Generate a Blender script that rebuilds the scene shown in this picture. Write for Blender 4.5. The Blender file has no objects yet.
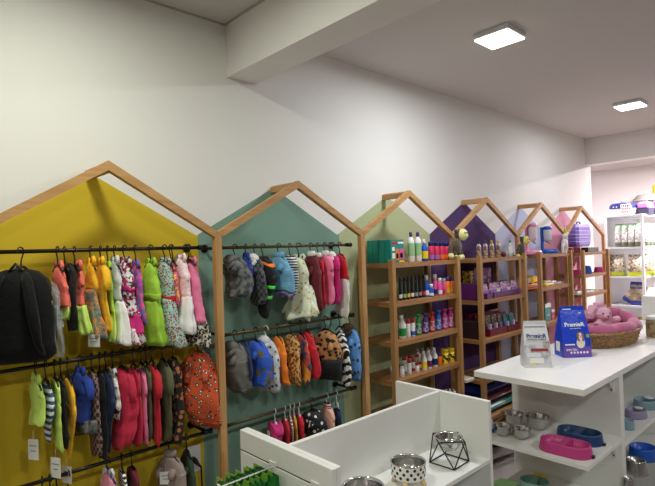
import bpy, math, random
from mathutils import Vector, Matrix
PI=math.pi
random.seed(7)
col=bpy.context.scene.collection
H=1.62                                   # eye height of the camera above the floor
# ---------------------------------------------------------------- camera basis (solved from the vanishing points)
F=506.; CX=327.5; CY=243.
AX=Vector((547.5,11,-F)).normalized()
AY=Vector((-467.5,-21,-F)); AY=(AY-AX*AX.dot(AY)).normalized()
AZ=AX.cross(AY)
def ray(u,v):
    c=Vector((u-CX,-(v-CY),-F)); return Vector((AX.dot(c),AY.dot(c),AZ.dot(c)))
def onY(u,v,y): d=ray(u,v)*1.; d=d*(y/d.y); return Vector((d.x,d.y,d.z+H))
def onX(u,v,x): d=ray(u,v); d=d*(x/d.x); return Vector((d.x,d.y,d.z+H))
def onZ(u,v,z): d=ray(u,v); d=d*((z-H)/d.z); return Vector((d.x,d.y,d.z+H))
def ppm(x,y):                             # pixels per metre across the line of sight
    dist=math.hypot(x,y); dep=.679*x+.734*y; c=dep/dist
    return F/(dist*c*c)
def lin(c):
    return tuple(((x/255)/12.92 if x/255<=.04045 else ((x/255+.055)/1.055)**2.4) for x in c)+(1,)
# ---------------------------------------------------------------- materials
MC={}
def mat(name,c,rough=.6,metal=0,pat=None,c2=None,c3=None,scale=20,bump=0,bscale=60,trans=0,emit=0,spec=.5,sheen=0,thr=.5,rot=0,alpha=1):
    if name in MC: return MC[name]
    m=bpy.data.materials.new(name); m.use_nodes=True; N=m.node_tree.nodes; L=m.node_tree.links
    b=N['Principled BSDF']; b.inputs['Base Color'].default_value=lin(c); b.inputs['Roughness'].default_value=rough
    b.inputs['Metallic'].default_value=metal; b.inputs['Specular IOR Level'].default_value=spec
    if sheen: b.inputs['Sheen Weight'].default_value=sheen
    if trans: b.inputs['Transmission Weight'].default_value=trans; b.inputs['IOR'].default_value=1.1
    if alpha<1: b.inputs['Alpha'].default_value=alpha
    if emit: b.inputs['Emission Color'].default_value=lin(c); b.inputs['Emission Strength'].default_value=emit
    if pat or bump:
        tc=N.new('ShaderNodeTexCoord'); mp=N.new('ShaderNodeMapping'); L.new(tc.outputs['Object'],mp.inputs['Vector'])
        mp.inputs['Rotation'].default_value=(0,rot,0)
    if pat:
        ramp=N.new('ShaderNodeValToRGB'); el=ramp.color_ramp.elements
        if pat in('noise','blotch'):
            t=N.new('ShaderNodeTexNoise'); t.inputs['Scale'].default_value=scale; t.inputs['Detail'].default_value=3 if pat=='noise' else 0
            L.new(mp.outputs[0],t.inputs['Vector']); L.new(t.outputs['Fac'],ramp.inputs[0])
            cs=[c,c2]+([c3] if c3 else [])
            ps=[.42,.58] if len(cs)==2 else [.38,.5,.6]
            if pat=='blotch': ramp.color_ramp.interpolation='CONSTANT'; ps=[0,.5] if len(cs)==2 else [0,.46,.56]
        elif pat in('spots','multi'):
            t=N.new('ShaderNodeTexVoronoi'); t.inputs['Scale'].default_value=scale; L.new(mp.outputs[0],t.inputs['Vector'])
            ramp.color_ramp.interpolation='CONSTANT'
            if pat=='spots':
                L.new(t.outputs['Distance'],ramp.inputs[0]); cs=[c2]+([c3] if c3 else [])+[c]; ps=[0,thr] if not c3 else [0,thr*.5,thr]
            else:
                sep=N.new('ShaderNodeSeparateColor'); L.new(t.outputs['Color'],sep.inputs[0]); L.new(sep.outputs[0],ramp.inputs[0])
                cs=[c,c2,c3]; ps=[0,.4,.7]
        elif pat in('stripes','wood','vstripes'):
            t=N.new('ShaderNodeTexWave'); t.inputs['Scale'].default_value=scale; t.bands_direction='Z' if pat!='vstripes' else 'X'
            L.new(mp.outputs[0],t.inputs['Vector']); L.new(t.outputs['Fac'],ramp.inputs[0]); cs=[c,c2]; ps=[0,.5]
            ramp.color_ramp.interpolation='CONSTANT'
        elif pat=='check':
            t=N.new('ShaderNodeTexChecker'); t.inputs['Scale'].default_value=scale; t.inputs[1].default_value=(0,0,0,1); t.inputs[2].default_value=(1,1,1,1)
            L.new(mp.outputs[0],t.inputs['Vector']); L.new(t.outputs['Color'],ramp.inputs[0]); cs=[c,c2]; ps=[0,.5]
        el[0].position=ps[0]; el[0].color=lin(cs[0]); el[1].position=ps[-1]; el[1].color=lin(cs[-1])
        for p_,c_ in list(zip(ps,cs))[1:-1]:
            e=el.new(p_); e.color=lin(c_)
        L.new(ramp.outputs[0],b.inputs['Base Color'])
    if bump:
        t=N.new('ShaderNodeTexNoise'); t.inputs['Scale'].default_value=bscale; L.new(mp.outputs[0],t.inputs['Vector'])
        bp=N.new('ShaderNodeBump'); bp.inputs['Strength'].default_value=bump; bp.inputs['Distance'].default_value=.01
        L.new(t.outputs['Fac'],bp.inputs['Height']); L.new(bp.outputs[0],b.inputs['Normal'])
    MC[name]=m; return m
def wood(name,a,b_,axis):                 # grain runs along the axis
    m=mat(name,a,.55); N=m.node_tree.nodes; L=m.node_tree.links; b=N['Principled BSDF']
    tc=N.new('ShaderNodeTexCoord'); mp=N.new('ShaderNodeMapping'); L.new(tc.outputs['Object'],mp.inputs[0])
    s=[60,60,60]; s[axis]=3; mp.inputs['Scale'].default_value=s
    t=N.new('ShaderNodeTexNoise'); t.inputs['Scale'].default_value=1; t.inputs['Detail'].default_value=4; L.new(mp.outputs[0],t.inputs['Vector'])
    r=N.new('ShaderNodeValToRGB'); e=r.color_ramp.elements; e[0].position=.3; e[0].color=lin(b_); e[1].position=.7; e[1].color=lin(a)
    L.new(t.outputs['Fac'],r.inputs[0]); L.new(r.outputs[0],b.inputs['Base Color'])
    bp=N.new('ShaderNodeBump'); bp.inputs['Strength'].default_value=.15; bp.inputs['Distance'].default_value=.003
    L.new(t.outputs['Fac'],bp.inputs['Height']); L.new(bp.outputs[0],b.inputs['Normal']); return m
WZ=wood('pine_upright',(198,154,100),(170,124,72),2); WX=wood('pine_long',(198,154,100),(170,124,72),0); WY=wood('pine_deep',(194,148,96),(166,118,68),1)
DX=wood('pine_shelf',(170,124,74),(134,90,48),0); DZ=wood('pine_stile',(180,136,84),(146,102,56),2); DY=wood('pine_rail',(170,124,74),(134,90,48),1)
def wallmat(name,c):
    m=mat(name,c,.9,spec=.2,bump=.02,bscale=60); return m
WHITEM=mat('white_melamine',(232,232,228),.35,bump=.02,bscale=200)
EDGEM=mat('white_edge_band',(226,224,214),.4)
BLACKM=mat('black_pipe',(42,38,34),.35,.6)
BRASSM=mat('dark_bronze_pipe',(92,76,52),.4,.7)
BLK=mat('black_plastic',(18,18,19),.35)
WPL=mat('white_plastic',(226,226,224),.35)
STEEL=mat('polished_steel',(205,205,202),.14,1)
PAPER=mat('white_card',(232,232,230),.7)
# ---------------------------------------------------------------- mesh builder
class MB:
    def __init__(s): s.v=[]; s.f=[]; s.sm=[]
    def add(s,vs,fs,smooth=False):
        o=len(s.v); s.v+= [tuple(v) for v in vs]; s.f+=[tuple(i+o for i in f) for f in fs]; s.sm+=[smooth]*len(fs); return s
    def box(s,x0,x1,y0,y1,z0,z1,bev=0):
        if bev<=0:
            v=[(x,y,z) for z in(z0,z1) for (x,y) in((x0,y0),(x1,y0),(x1,y1),(x0,y1))]
            return s.add(v,[(3,2,1,0),(4,5,6,7),(0,1,5,4),(1,2,6,5),(2,3,7,6),(3,0,4,7)])
        b=min(bev,(x1-x0)/2.1,(y1-y0)/2.1,(z1-z0)/2.1)
        rings=[]
        def rr(i,z):
            return [(x0+i+b*q,y0+i,z) for q in()] 
        def ring(ins,z):
            a0,a1,b0,b1=x0+ins,x1-ins,y0+ins,y1-ins; c=b*.7
            return [(a0+c,b0,z),(a1-c,b0,z),(a1,b0+c,z),(a1,b1-c,z),(a1-c,b1,z),(a0+c,b1,z),(a0,b1-c,z),(a0,b0+c,z)]
        return s.loft([ring(b,z0),ring(0,z0+b),ring(0,z1-b),ring(b,z1)])
    def loft(s,rings,smooth=False,cap0=True,cap1=True):
        n=len(rings[0]); vs=[p for r in rings for p in r]; fs=[]
        for k in range(len(rings)-1):
            for i in range(n):
                j=(i+1)%n; fs.append((k*n+i,k*n+j,(k+1)*n+j,(k+1)*n+i))
        s.add(vs,fs,smooth); o=len(s.v)-len(vs)
        if cap0: s.f.append(tuple(o+i for i in reversed(range(n)))); s.sm.append(False)
        if cap1: s.f.append(tuple(o+(len(rings)-1)*n+i for i in range(n))); s.sm.append(False)
        return s
    def lathe(s,prof,c=(0,0,0),n=20,sx=1,sy=1,smooth=True,cap0=True,cap1=True,tilt=None):
        rings=[]
        for r,z in prof:
            ring=[Vector((r*sx*math.cos(2*PI*i/n),r*sy*math.sin(2*PI*i/n),z)) for i in range(n)]
            if tilt: ring=[tilt@p for p in ring]
            rings.append([(p.x+c[0],p.y+c[1],p.z+c[2]) for p in ring])
        return s.loft(rings,smooth,cap0,cap1)
    def tube(s,pts,r,n=8,closed=False,smooth=True):
        pts=[Vector(p) for p in pts]; m=len(pts); rings=[]
        rs=r if isinstance(r,(list,tuple)) else [r]*m
        up=Vector((0,0,1)); prev=None
        for i,p in enumerate(pts):
            a=pts[(i-1)%m] if (i>0 or closed) else p; b=pts[(i+1)%m] if (i<m-1 or closed) else p
            t=(b-a).normalized() if (b-a).length>1e-9 else Vector((0,0,1))
            if prev is None:
                q=up if abs(t.dot(up))<.9 else Vector((1,0,0)); u=(q-t*q.dot(t)).normalized()
            else:
                u=prev-t*prev.dot(t); u=u.normalized() if u.length>1e-6 else prev
            prev=u; w=t.cross(u)
            rings.append([tuple(p+(u*math.cos(2*PI*k/n)+w*math.sin(2*PI*k/n))*rs[i]) for k in range(n)])
        if closed:
            rings.append(rings[0]); return s.loft(rings,smooth,False,False)
        return s.loft(rings,smooth)
    def bar(s,a,b,w,d,up=(0,1,0)):        # rectangular bar from a to b
        a=Vector(a); b=Vector(b); t=(b-a).normalized(); y=Vector(up); y=(y-t*y.dot(t)).normalized(); x=t.cross(y)
        R=lambda p:[tuple(p+x*sx*w/2+y*sy*d/2) for sx,sy in((-1,-1),(1,-1),(1,1),(-1,1))]
        return s.loft([R(a),R(b)])
    def ball(s,c,r,n=14,m=9,sq=(1,1,1)):
        rings=[]
        for k in range(1,m):
            a=PI*k/m-PI/2
            rings.append([(c[0]+r*sq[0]*math.cos(a)*math.cos(2*PI*i/n),c[1]+r*sq[1]*math.cos(a)*math.sin(2*PI*i/n),c[2]+r*sq[2]*math.sin(a)) for i in range(n)])
        return s.loft(rings,True)
    def prism(s,poly,y0,y1):              # polygon in xz extruded along y
        return s.loft([[(x,y0,z) for x,z in poly],[(x,y1,z) for x,z in poly]])
    def move(s,M):
        s.v=[tuple(M@Vector(p)) for p in s.v]; return s
    def build(s,name,m,parent=None,loc=None,rot=None,mods=None):
        me=bpy.data.meshes.new(name); me.from_pydata(s.v,[],s.f); me.polygons.foreach_set('use_smooth',s.sm)
        if m: me.materials.append(m)
        import bmesh
        bm=bmesh.new(); bm.from_mesh(me); bmesh.ops.recalc_face_normals(bm,faces=bm.faces); bm.to_mesh(me); bm.free()
        me.update(); o=bpy.data.objects.new(name,me); col.objects.link(o)
        if parent: o.parent=parent
        if loc is not None: o.location=loc
        if rot is not None: o.rotation_euler=rot
        return o
def tag(o,label=None,cat=None,group=None,kind=None):
    if label: o['label']=label
    if cat: o['category']=cat
    if group: o['group']=group
    if kind: o['kind']=kind
    return o
def empty(name,loc,label,cat,group=None,rz=0):
    o=bpy.data.objects.new(name,None); col.objects.link(o); o.location=loc; o.rotation_euler=(0,0,rz); o.empty_display_size=.05
    return tag(o,label,cat,group)
def struct(name,mb,m): o=mb.build(name,m); o['kind']='structure'; return o
def text(parent,body,size,loc,rot,m,name='lettering',bold=0,sx=1,align='CENTER'):
    cu=bpy.data.curves.new(name,'FONT'); cu.body=body; cu.size=size; cu.extrude=.0006; cu.align_x=align; cu.align_y='CENTER'; cu.offset=bold
    to=bpy.data.objects.new('tmp',cu); col.objects.link(to)
    dg=bpy.context.evaluated_depsgraph_get(); me=bpy.data.meshes.new_from_object(to.evaluated_get(dg))
    bpy.data.objects.remove(to); me.name=name; me.materials.clear(); me.materials.append(m)
    o=bpy.data.objects.new(name,me); col.objects.link(o); o.parent=parent; o.location=loc; o.rotation_euler=rot; o.scale=(sx,1,1); return o
# ---------------------------------------------------------------- room
WY0=2.11; CEIL=H+1.106
struct('floor',MB().box(-2.6,9.2,-4.2,3.6,-.1,0),mat('floor_tile',(140,134,128),.3,pat='noise',c2=(150,144,138),scale=3))
cm=wallmat('ceiling_paint',(205,201,197))
struct('ceiling',MB().box(-2.6,9.2,-4.2,3.6,CEIL,CEIL+.1),cm)
# colour wall with six painted gables
wm=wallmat('painted_gable_wall',(232,231,226)); N=wm.node_tree.nodes; L=wm.node_tree.links
def nd(op,a,b=None,c=None):
    n=N.new('ShaderNodeMath'); n.operation=op
    for i,x in enumerate((a,b,c)):
        if x is None: continue
        if isinstance(x,(int,float)): n.inputs[i].default_value=x
        else: L.new(x,n.inputs[i])
    return n.outputs[0]
geo=N.new('ShaderNodeTexCoord'); sp=N.new('ShaderNodeSeparateXYZ'); L.new(geo.outputs['Object'],sp.inputs[0])
X0,PT=.238,.895
q=nd('DIVIDE',nd('SUBTRACT',sp.outputs[0],X0),PT)
fr=nd('FRACT',q); tri=nd('SUBTRACT',1.,nd('ABSOLUTE',nd('SUBTRACT',nd('MULTIPLY',fr,2.),1.)))   # 0 at valleys, 1 at apex
zz=nd('ADD',nd('MULTIPLY',tri,.245),H+.082)
inside=nd('MULTIPLY',nd('LESS_THAN',sp.outputs[2],zz),nd('MULTIPLY',nd('GREATER_THAN',q,0.),nd('LESS_THAN',q,6.)))
rp=N.new('ShaderNodeValToRGB'); rp.color_ramp.interpolation='CONSTANT'; L.new(nd('DIVIDE',q,6.),rp.inputs[0])
cols=[(206,178,48),(128,162,146),(182,190,146),(86,62,108),(190,198,222),(222,160,176)]
e=rp.color_ramp.elements; e[0].color=lin(cols[0]); e[0].position=0; e[1].position=1/6; e[1].color=lin(cols[1])
for i in range(2,6): k=e.new(i/6); k.color=lin(cols[i])
mx=N.new('ShaderNodeMix'); mx.data_type='RGBA'; L.new(inside,mx.inputs[0]); mx.inputs[6].default_value=lin((232,231,226)); L.new(rp.outputs[0],mx.inputs[7])
L.new(mx.outputs[2],N['Principled BSDF'].inputs['Base Color'])
struct('wall_left',MB().box(-2.6,5.94,WY0,WY0+.14,0,CEIL),wm)
pw=wallmat('plain_wall_paint',(232,229,226))
struct('wall_back',MB().box(8.7,8.8,-4.2,3.6,0,CEIL),pw)
struct('wall_alcove',MB().box(5.94,8.7,3.4,3.5,0,CEIL),pw)
dk=wallmat('shop_wall_paint',(150,146,142))
struct('wall_front',MB().box(-2.6,-2.5,-4.2,2.11,0,CEIL),dk)
struct('wall_right',MB().box(-2.5,8.7,-4.2,-4.1,0,CEIL),dk)
struct('trim_1',MB().box(1.319,1.489,-4.1,WY0,H+.849,CEIL),pw)      # ceiling beam
struct('trim_2',MB().box(5.80,5.94,-4.1,WY0,H+.825,CEIL),pw)      # lintel at the alcove
struct('trim_3',MB().box(-2.5,1.319,WY0-.008,WY0,CEIL-.007,CEIL),mat('grey_joint',(176,174,166),.8))
struct('trim_4',MB().box(1.311,1.319,-4.1,WY0-.008,CEIL-.007,CEIL),MC['grey_joint'])
# ceiling lamps: the front row, plus unseen panels added as fill
def lamp(x,y,label,power,colr=(244,246,255),w=.2):
    e_=empty('ceiling_lamp',(x,y,CEIL),label,'ceiling light','square led ceiling panels')
    h=w/2
    MB().box(-h,h,-h,h,-.028,0,.004).build('housing',mat('lamp_housing',(225,225,228),.4),e_)
    dm=mat('lamp_diffuser',colr,.5,emit=6); MB().box(-h+.008,h-.008,-h+.008,h-.008,-.034,-.0285).build('diffuser',dm,e_)
    li=bpy.data.lights.new('lamp_light','AREA'); li.shape='SQUARE'; li.size=w*.9; li.energy=power; li.color=tuple(lin(colr)[:3])
    lo=bpy.data.objects.new("lamp_light",li); col.objects.link(lo); lo.parent=e_; lo.location=(0,0,-.037)
    return e_
PW=21.
LP=[(.42,1.32,'square ceiling panel left of the beam, above the clothes rails',(248,251,236)),(2.49,1.31,'nearer of the two lit square ceiling panels right of the beam',(243,246,252)),(4.59,1.31,'farther lit square ceiling panel towards the back lintel',(243,246,252)),
    (.42,-1.0,'added fill panel behind the viewer left of the beam',(248,251,236)),(2.49,-1.0,'added fill panel behind the viewer right of the beam',(243,246,252)),(4.59,-1.0,'added fill panel behind the counter towards the lintel',(243,246,252)),(7.2,1.2,'added fill panel brightening the alcove above the white shelving',(255,240,246)),(6.45,2.85,'second added fill panel, hidden in the alcove to brighten its back wall',(255,240,246)),(-1.6,1.32,'added fill panel outside the frame, far left by the yellow gable wall',(248,251,236)),(-1.6,-1.0,'added fill panel behind the viewer, farthest to the left',(248,251,236))]  # rear, alcove and far left panels are unseen, added to brighten walls and stand
PF=[.66,.76,.45,1.1,.85,.5,8.5,2.,.5,.8]
for pf,(x,y,lb,c) in zip(PF,LP):
    e_=lamp(x,y,lb,PW*pf,c)
for o in [o for o in bpy.data.objects if o.type=='LIGHT']: pass
# ---------------------------------------------------------------- wooden house frames
FY=1.90; FD=.029
PX=[.225,1.1245,2.023,2.905,3.808,4.727,5.670]; JZ=[.085,.09,.094,.078,.08,.08,.078]
AXs=[.675,1.577,2.449,3.352,4.237,5.098]; AZs=[.352,.340,.342,.342,.340,.342]
names=['yellow','teal green','light green','purple','pale blue','pink']
hw=.0158
def ypost(x,zt): return MB().box(x-hw,x+hw,FY,FY+FD,0,zt)
for i in range(6):
    x0,x1=PX[i],PX[i+1]; xa=AXs[i]; za=H+AZs[i]; z0=H+JZ[i]; z1=H+JZ[i+1]; th=.031
    e_=empty('house_frame',(xa,FY,0),'wooden house shaped frame standing before the %s painted gable'%names[i],'wooden frame','row of wooden house frames')
    def up(mb,nm,m,e_=e_,xa=xa):
        mb.move(Matrix.Translation((-xa,-FY,0))); return mb.build(nm,m,e_)
    # rafters: from junction to apex; outer line given, thickness inward
    up(MB().prism([(x0-.0,z0),(xa,za),(xa,za-th*1.15),(x0+hw,z0-th*.78)],FY,FY+FD),'rafter',WX)
    up(MB().prism([(xa,za),(x1,z1),(x1-hw,z1-th*.78),(xa,za-th*1.15)],FY,FY+FD),'rafter',WX)
    if i==0: up(MB().box(x0-hw,x0+hw,FY,FY+FD,0,z0-.01),'post',WZ)
    up(MB().prism([(x1-hw,0),(x1+hw,0),(x1+hw,z1-th*.79),(x1,z1-.001),(x1-hw,z1-th*.79)],FY+.001,FY+FD-.001),'post',WZ)
    up(MB().prism([(xa-.018,za-.04),(xa+.018,za-.04),(xa+.018,za-.012),(xa,za-.003),(xa-.018,za-.012)],FY+FD,WY0-.001),'ridge_piece',WY)
# ---------------------------------------------------------------- ladder shelf units
def shelf_unit(i,x0,x1,zs,label):
    e_=empty('shelf_unit',(x0,1.86,0),label,'shelf unit','wooden ladder shelf units'); w=.03
    O=Matrix.Translation((-x0,-1.86,0))
    top=H+zs[0]+.022
    for (xa,ya,yb) in((x0,1.828,1.86),(x1-w,1.828,1.86),(x0,2.066,2.098),(x1-w,2.066,2.098)):
        MB().box(xa,xa+w,ya,yb,0,top,.002).move(O).build('stile',DZ,e_)
    for z in zs:
        z=H+z
        m=MB().box(x0+w+.001,x1-w-.001,1.862,2.096,z-.016,z)
        sh=m.move(O).build('shelf',DX,e_)
        MB().box(x0+w+.001,x1-w-.001,1.842,1.861,z-.026,z).move(O).build('front_rail',DX,e_)
        for xa in (x0+.004,x1-w+.004): MB().box(xa,xa+.022,1.861,2.065,z-.026,z-.0005).move(O).build('side_rail',DY,e_)
    return e_
Z3=[-.092,-.314,-.538,-.757,-.98]; Z4=[-.10,-.39,-.66,-.933,-1.2]; Z5=[-.098,-.372,-.665,-.94]; Z6=[-.107,-.317,-.498,-.72,-.95]
U3=(2.175,2.855); U4=(3.10,3.775); U5=(4.01,4.65); U6=(4.90,5.57)
shelf_unit(3,*U3,Z3,'wooden ladder shelf unit full of shampoo bottles before the light green gable')
shelf_unit(4,*U4,Z4,'wooden ladder shelf unit with purple boxes before the purple gable')
shelf_unit(5,*U5,Z5,'wooden ladder shelf unit holding the pink and blue drinkers')
shelf_unit(6,*U6,Z6,'farthest wooden ladder shelf unit under the purple pet carrier')
# ---------------------------------------------------------------- pipe rails
RY=1.97
def rail(name_x0,x1,z,label,m,free=False):
    x0=name_x0; e_=empty('clothes_rail',(x0,RY,H+z),label,'clothes rail','wall mounted pipe rails'); L_=x1-x0
    MB().tube([(0,0,0),(L_,0,0)],.0072,10).build('pipe',m,e_)
    for xx in (0.012,L_-.012):
        br=MB().tube([(xx,.01,0),(xx,WY0-RY-.006,0)],.0072,10).build('bracket',BLACKM,e_)
        MB().lathe([(.019,0),(.019,.005),(.010,.008)],n=16).move(Matrix.Translation((xx,WY0-RY-.0005,0))@Matrix.Rotation(PI/2,4,'X')).build('flange',BLACKM,br)
        MB().tube([(xx-.016,0,0),(xx+.014,0,0)],.0105,12).build('elbow_joint',BLACKM,e_)
    for xx in (-.012,L_-.001):
        MB().tube([(xx,0,0),(xx+.013,0,0)],.0115,12).build('end_cap',BLACKM,e_)
r1=.025; r2=-.371; r3=-.766
rail(.27,1.093,r1,'uppermost pipe rail in the yellow bay, carrying dresses',BLACKM)
rail(.27,1.093,r2,'middle pipe rail in the yellow bay, carrying red and navy clothes',BLACKM)
rail(.27,1.093,r3,'lowest pipe rail in the yellow bay, carrying the taupe vest',BLACKM)
rail(1.158,1.985,r1-.004,'uppermost pipe rail in the teal green bay',BRASSM)
rail(1.158,1.985,r2+.004,'middle pipe rail in the teal green bay, carrying winter fleeces',BRASSM)
rail(1.158,1.985,r3,'lowest pipe rail in the teal green bay, carrying small knits',BRASSM)
# ---------------------------------------------------------------- hangers
hook_c={}
def hanger_proto(m,key,w):
    hk=MB(); R=.0148
    pts=[(0,-R*1.0,-.006)]+[(0,R*math.cos(a),R*math.sin(a)) for a in [PI-k*PI/7 for k in range(0,8)]]+[(0,.010,-.012),(0,.002,-.03),(0,0,-.052)]
    hk.tube(pts,.0026,6)
    sh=MB().tube([(0,-w,-.075),(0,-w*.6,-.062),(0,-.012,-.052),(0,.012,-.052),(0,w*.6,-.062),(0,w,-.075)],[.003,.0042,.0055,.0055,.0042,.003],6)
    return hk,sh
HP={}
hcount=0
def hanger(x,z,ax,m,key,label,group,w=.05):
    """hook plane at yaw ax around the rail"""
    global hcount
    k=(key,round(w,2))
    if k not in HP:
        e_=empty('clothes_hanger',(0,0,0),label,'hanger',group); hk,sh=hanger_proto(m,key,w)
        a=hk.build('hook',m,e_); b=sh.build('shoulder_bar',m,e_); HP[k]=(e_,[a,b]); r=e_
    else:
        s,ch=HP[k]; r=s.copy(); col.objects.link(r)
        for c in ch: d=c.copy(); col.objects.link(d); d.parent=r
        r['label']=label; r['group']=group
    r.location=(x,RY,H+z); r.rotation_euler=(0,0,ax); return r
# ---------------------------------------------------------------- garments
PROF={ # t, half width, half depth
 'dress':[(0,.36,.5),(.05,.44,.8),(.13,.5,1),(.22,.66,1),(.34,.64,.95),(.44,.62,.9),(.5,.68,.95),(.62,.8,1.1),(.78,.9,1.3),(.92,1,1.45),(1,1,1.5)],
 'top':[(0,.42,.5),(.06,.55,.9),(.16,.66,1),(.3,.82,1),(.5,.8,1.05),(.7,.84,1.1),(.88,.9,1.15),(1,.86,1.1)],
 'slim':[(0,.5,.6),(.05,.78,1),(.18,.95,1),(.35,.9,1),(.55,.85,1),(.75,.8,1),(.92,.72,.95),(1,.6,.8)],
 'puffy':[(0,.45,.5),(.05,.68,.9),(.14,.9,1.05),(.3,1,1.15),(.5,1,1.2),(.7,.97,1.15),(.86,.9,1),(.95,.8,.85),(1,.66,.6)],
 'tail':[(0,.5,.5),(.06,.7,.9),(.15,.95,1),(.35,1,1.05),(.5,.85,1),(.65,.62,.9),(.8,.45,.8),(.93,.35,.6),(1,.2,.4)],
}
from mathutils import noise as mnoise
def cloth_rings(W,D,h,prof,t0,t1,seed,rip=.06,n=34,top=0.,nr=0):
    rng=random.Random(seed); k1=rng.choice([4,5,6]); ph=rng.random()*6; ph2=rng.random()*6; sw=rng.uniform(-.16,.16); sl=rng.uniform(-.05,.05)
    nr=nr or max(8,int(26*(t1-t0)))
    def ev(t):
        for a,b in zip(prof,prof[1:]):
            if a[0]<=t<=b[0]+1e-9:
                s=(t-a[0])/(b[0]-a[0]); s=s*s*(3-2*s)*.5+s*.5; return a[1]+(b[1]-a[1])*s, a[2]+(b[2]-a[2])*s
        return prof[-1][1:]
    rings=[]; off=Vector((seed*3.7,seed*1.3,0)); puf=prof is PROF['puffy']; sk_=(.22+.3*((seed*7)%5)/5) if puf else .12*((seed*3)%4-1)
    for k in range(nr):
        t=t0+(t1-t0)*k/(nr-1); w,d=ev(t); w*=W; d*=D; ring=[]
        for i in range(n):
            a=2*PI*i/n; c,s_=math.cos(a),math.sin(a)
            fold=rip*(.15+1.6*t*t)*math.sin(k1*a+ph+t*1.2+.6*math.sin(t*5+ph2))+rip*.5*t*math.sin(9*a+ph2)
            rr=1+fold
            bx=.5*D*math.sin(t*6+ph2)*t
            x=d*abs(s_)**.8*math.copysign(1,s_)*rr+bx; y=w*abs(c)**.75*math.copysign(1,c)*rr+sw*W*math.sin(t*3)*t
            y-=sk_*W*(t-.25)*(1 if t>.1 else .4); z=top-t*h*(1+sl*c)-(.018*(1-t)*abs(c)**2 if t<.3 else 0)+.005*math.sin(3*a+ph)*t
            q=Vector((x,y,z)); nz=mnoise.noise(Vector((x*14,y*14,z*24))+off)*.006+mnoise.noise(Vector((x*40,y*40,z*50))+off)*.004
            g=min(1,(t*6+.2))
            ring.append((x+s_*nz*g*min(1,D/.02),y+c*nz*g,z))
        rings.append(ring)
    return rings
gi=0
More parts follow.
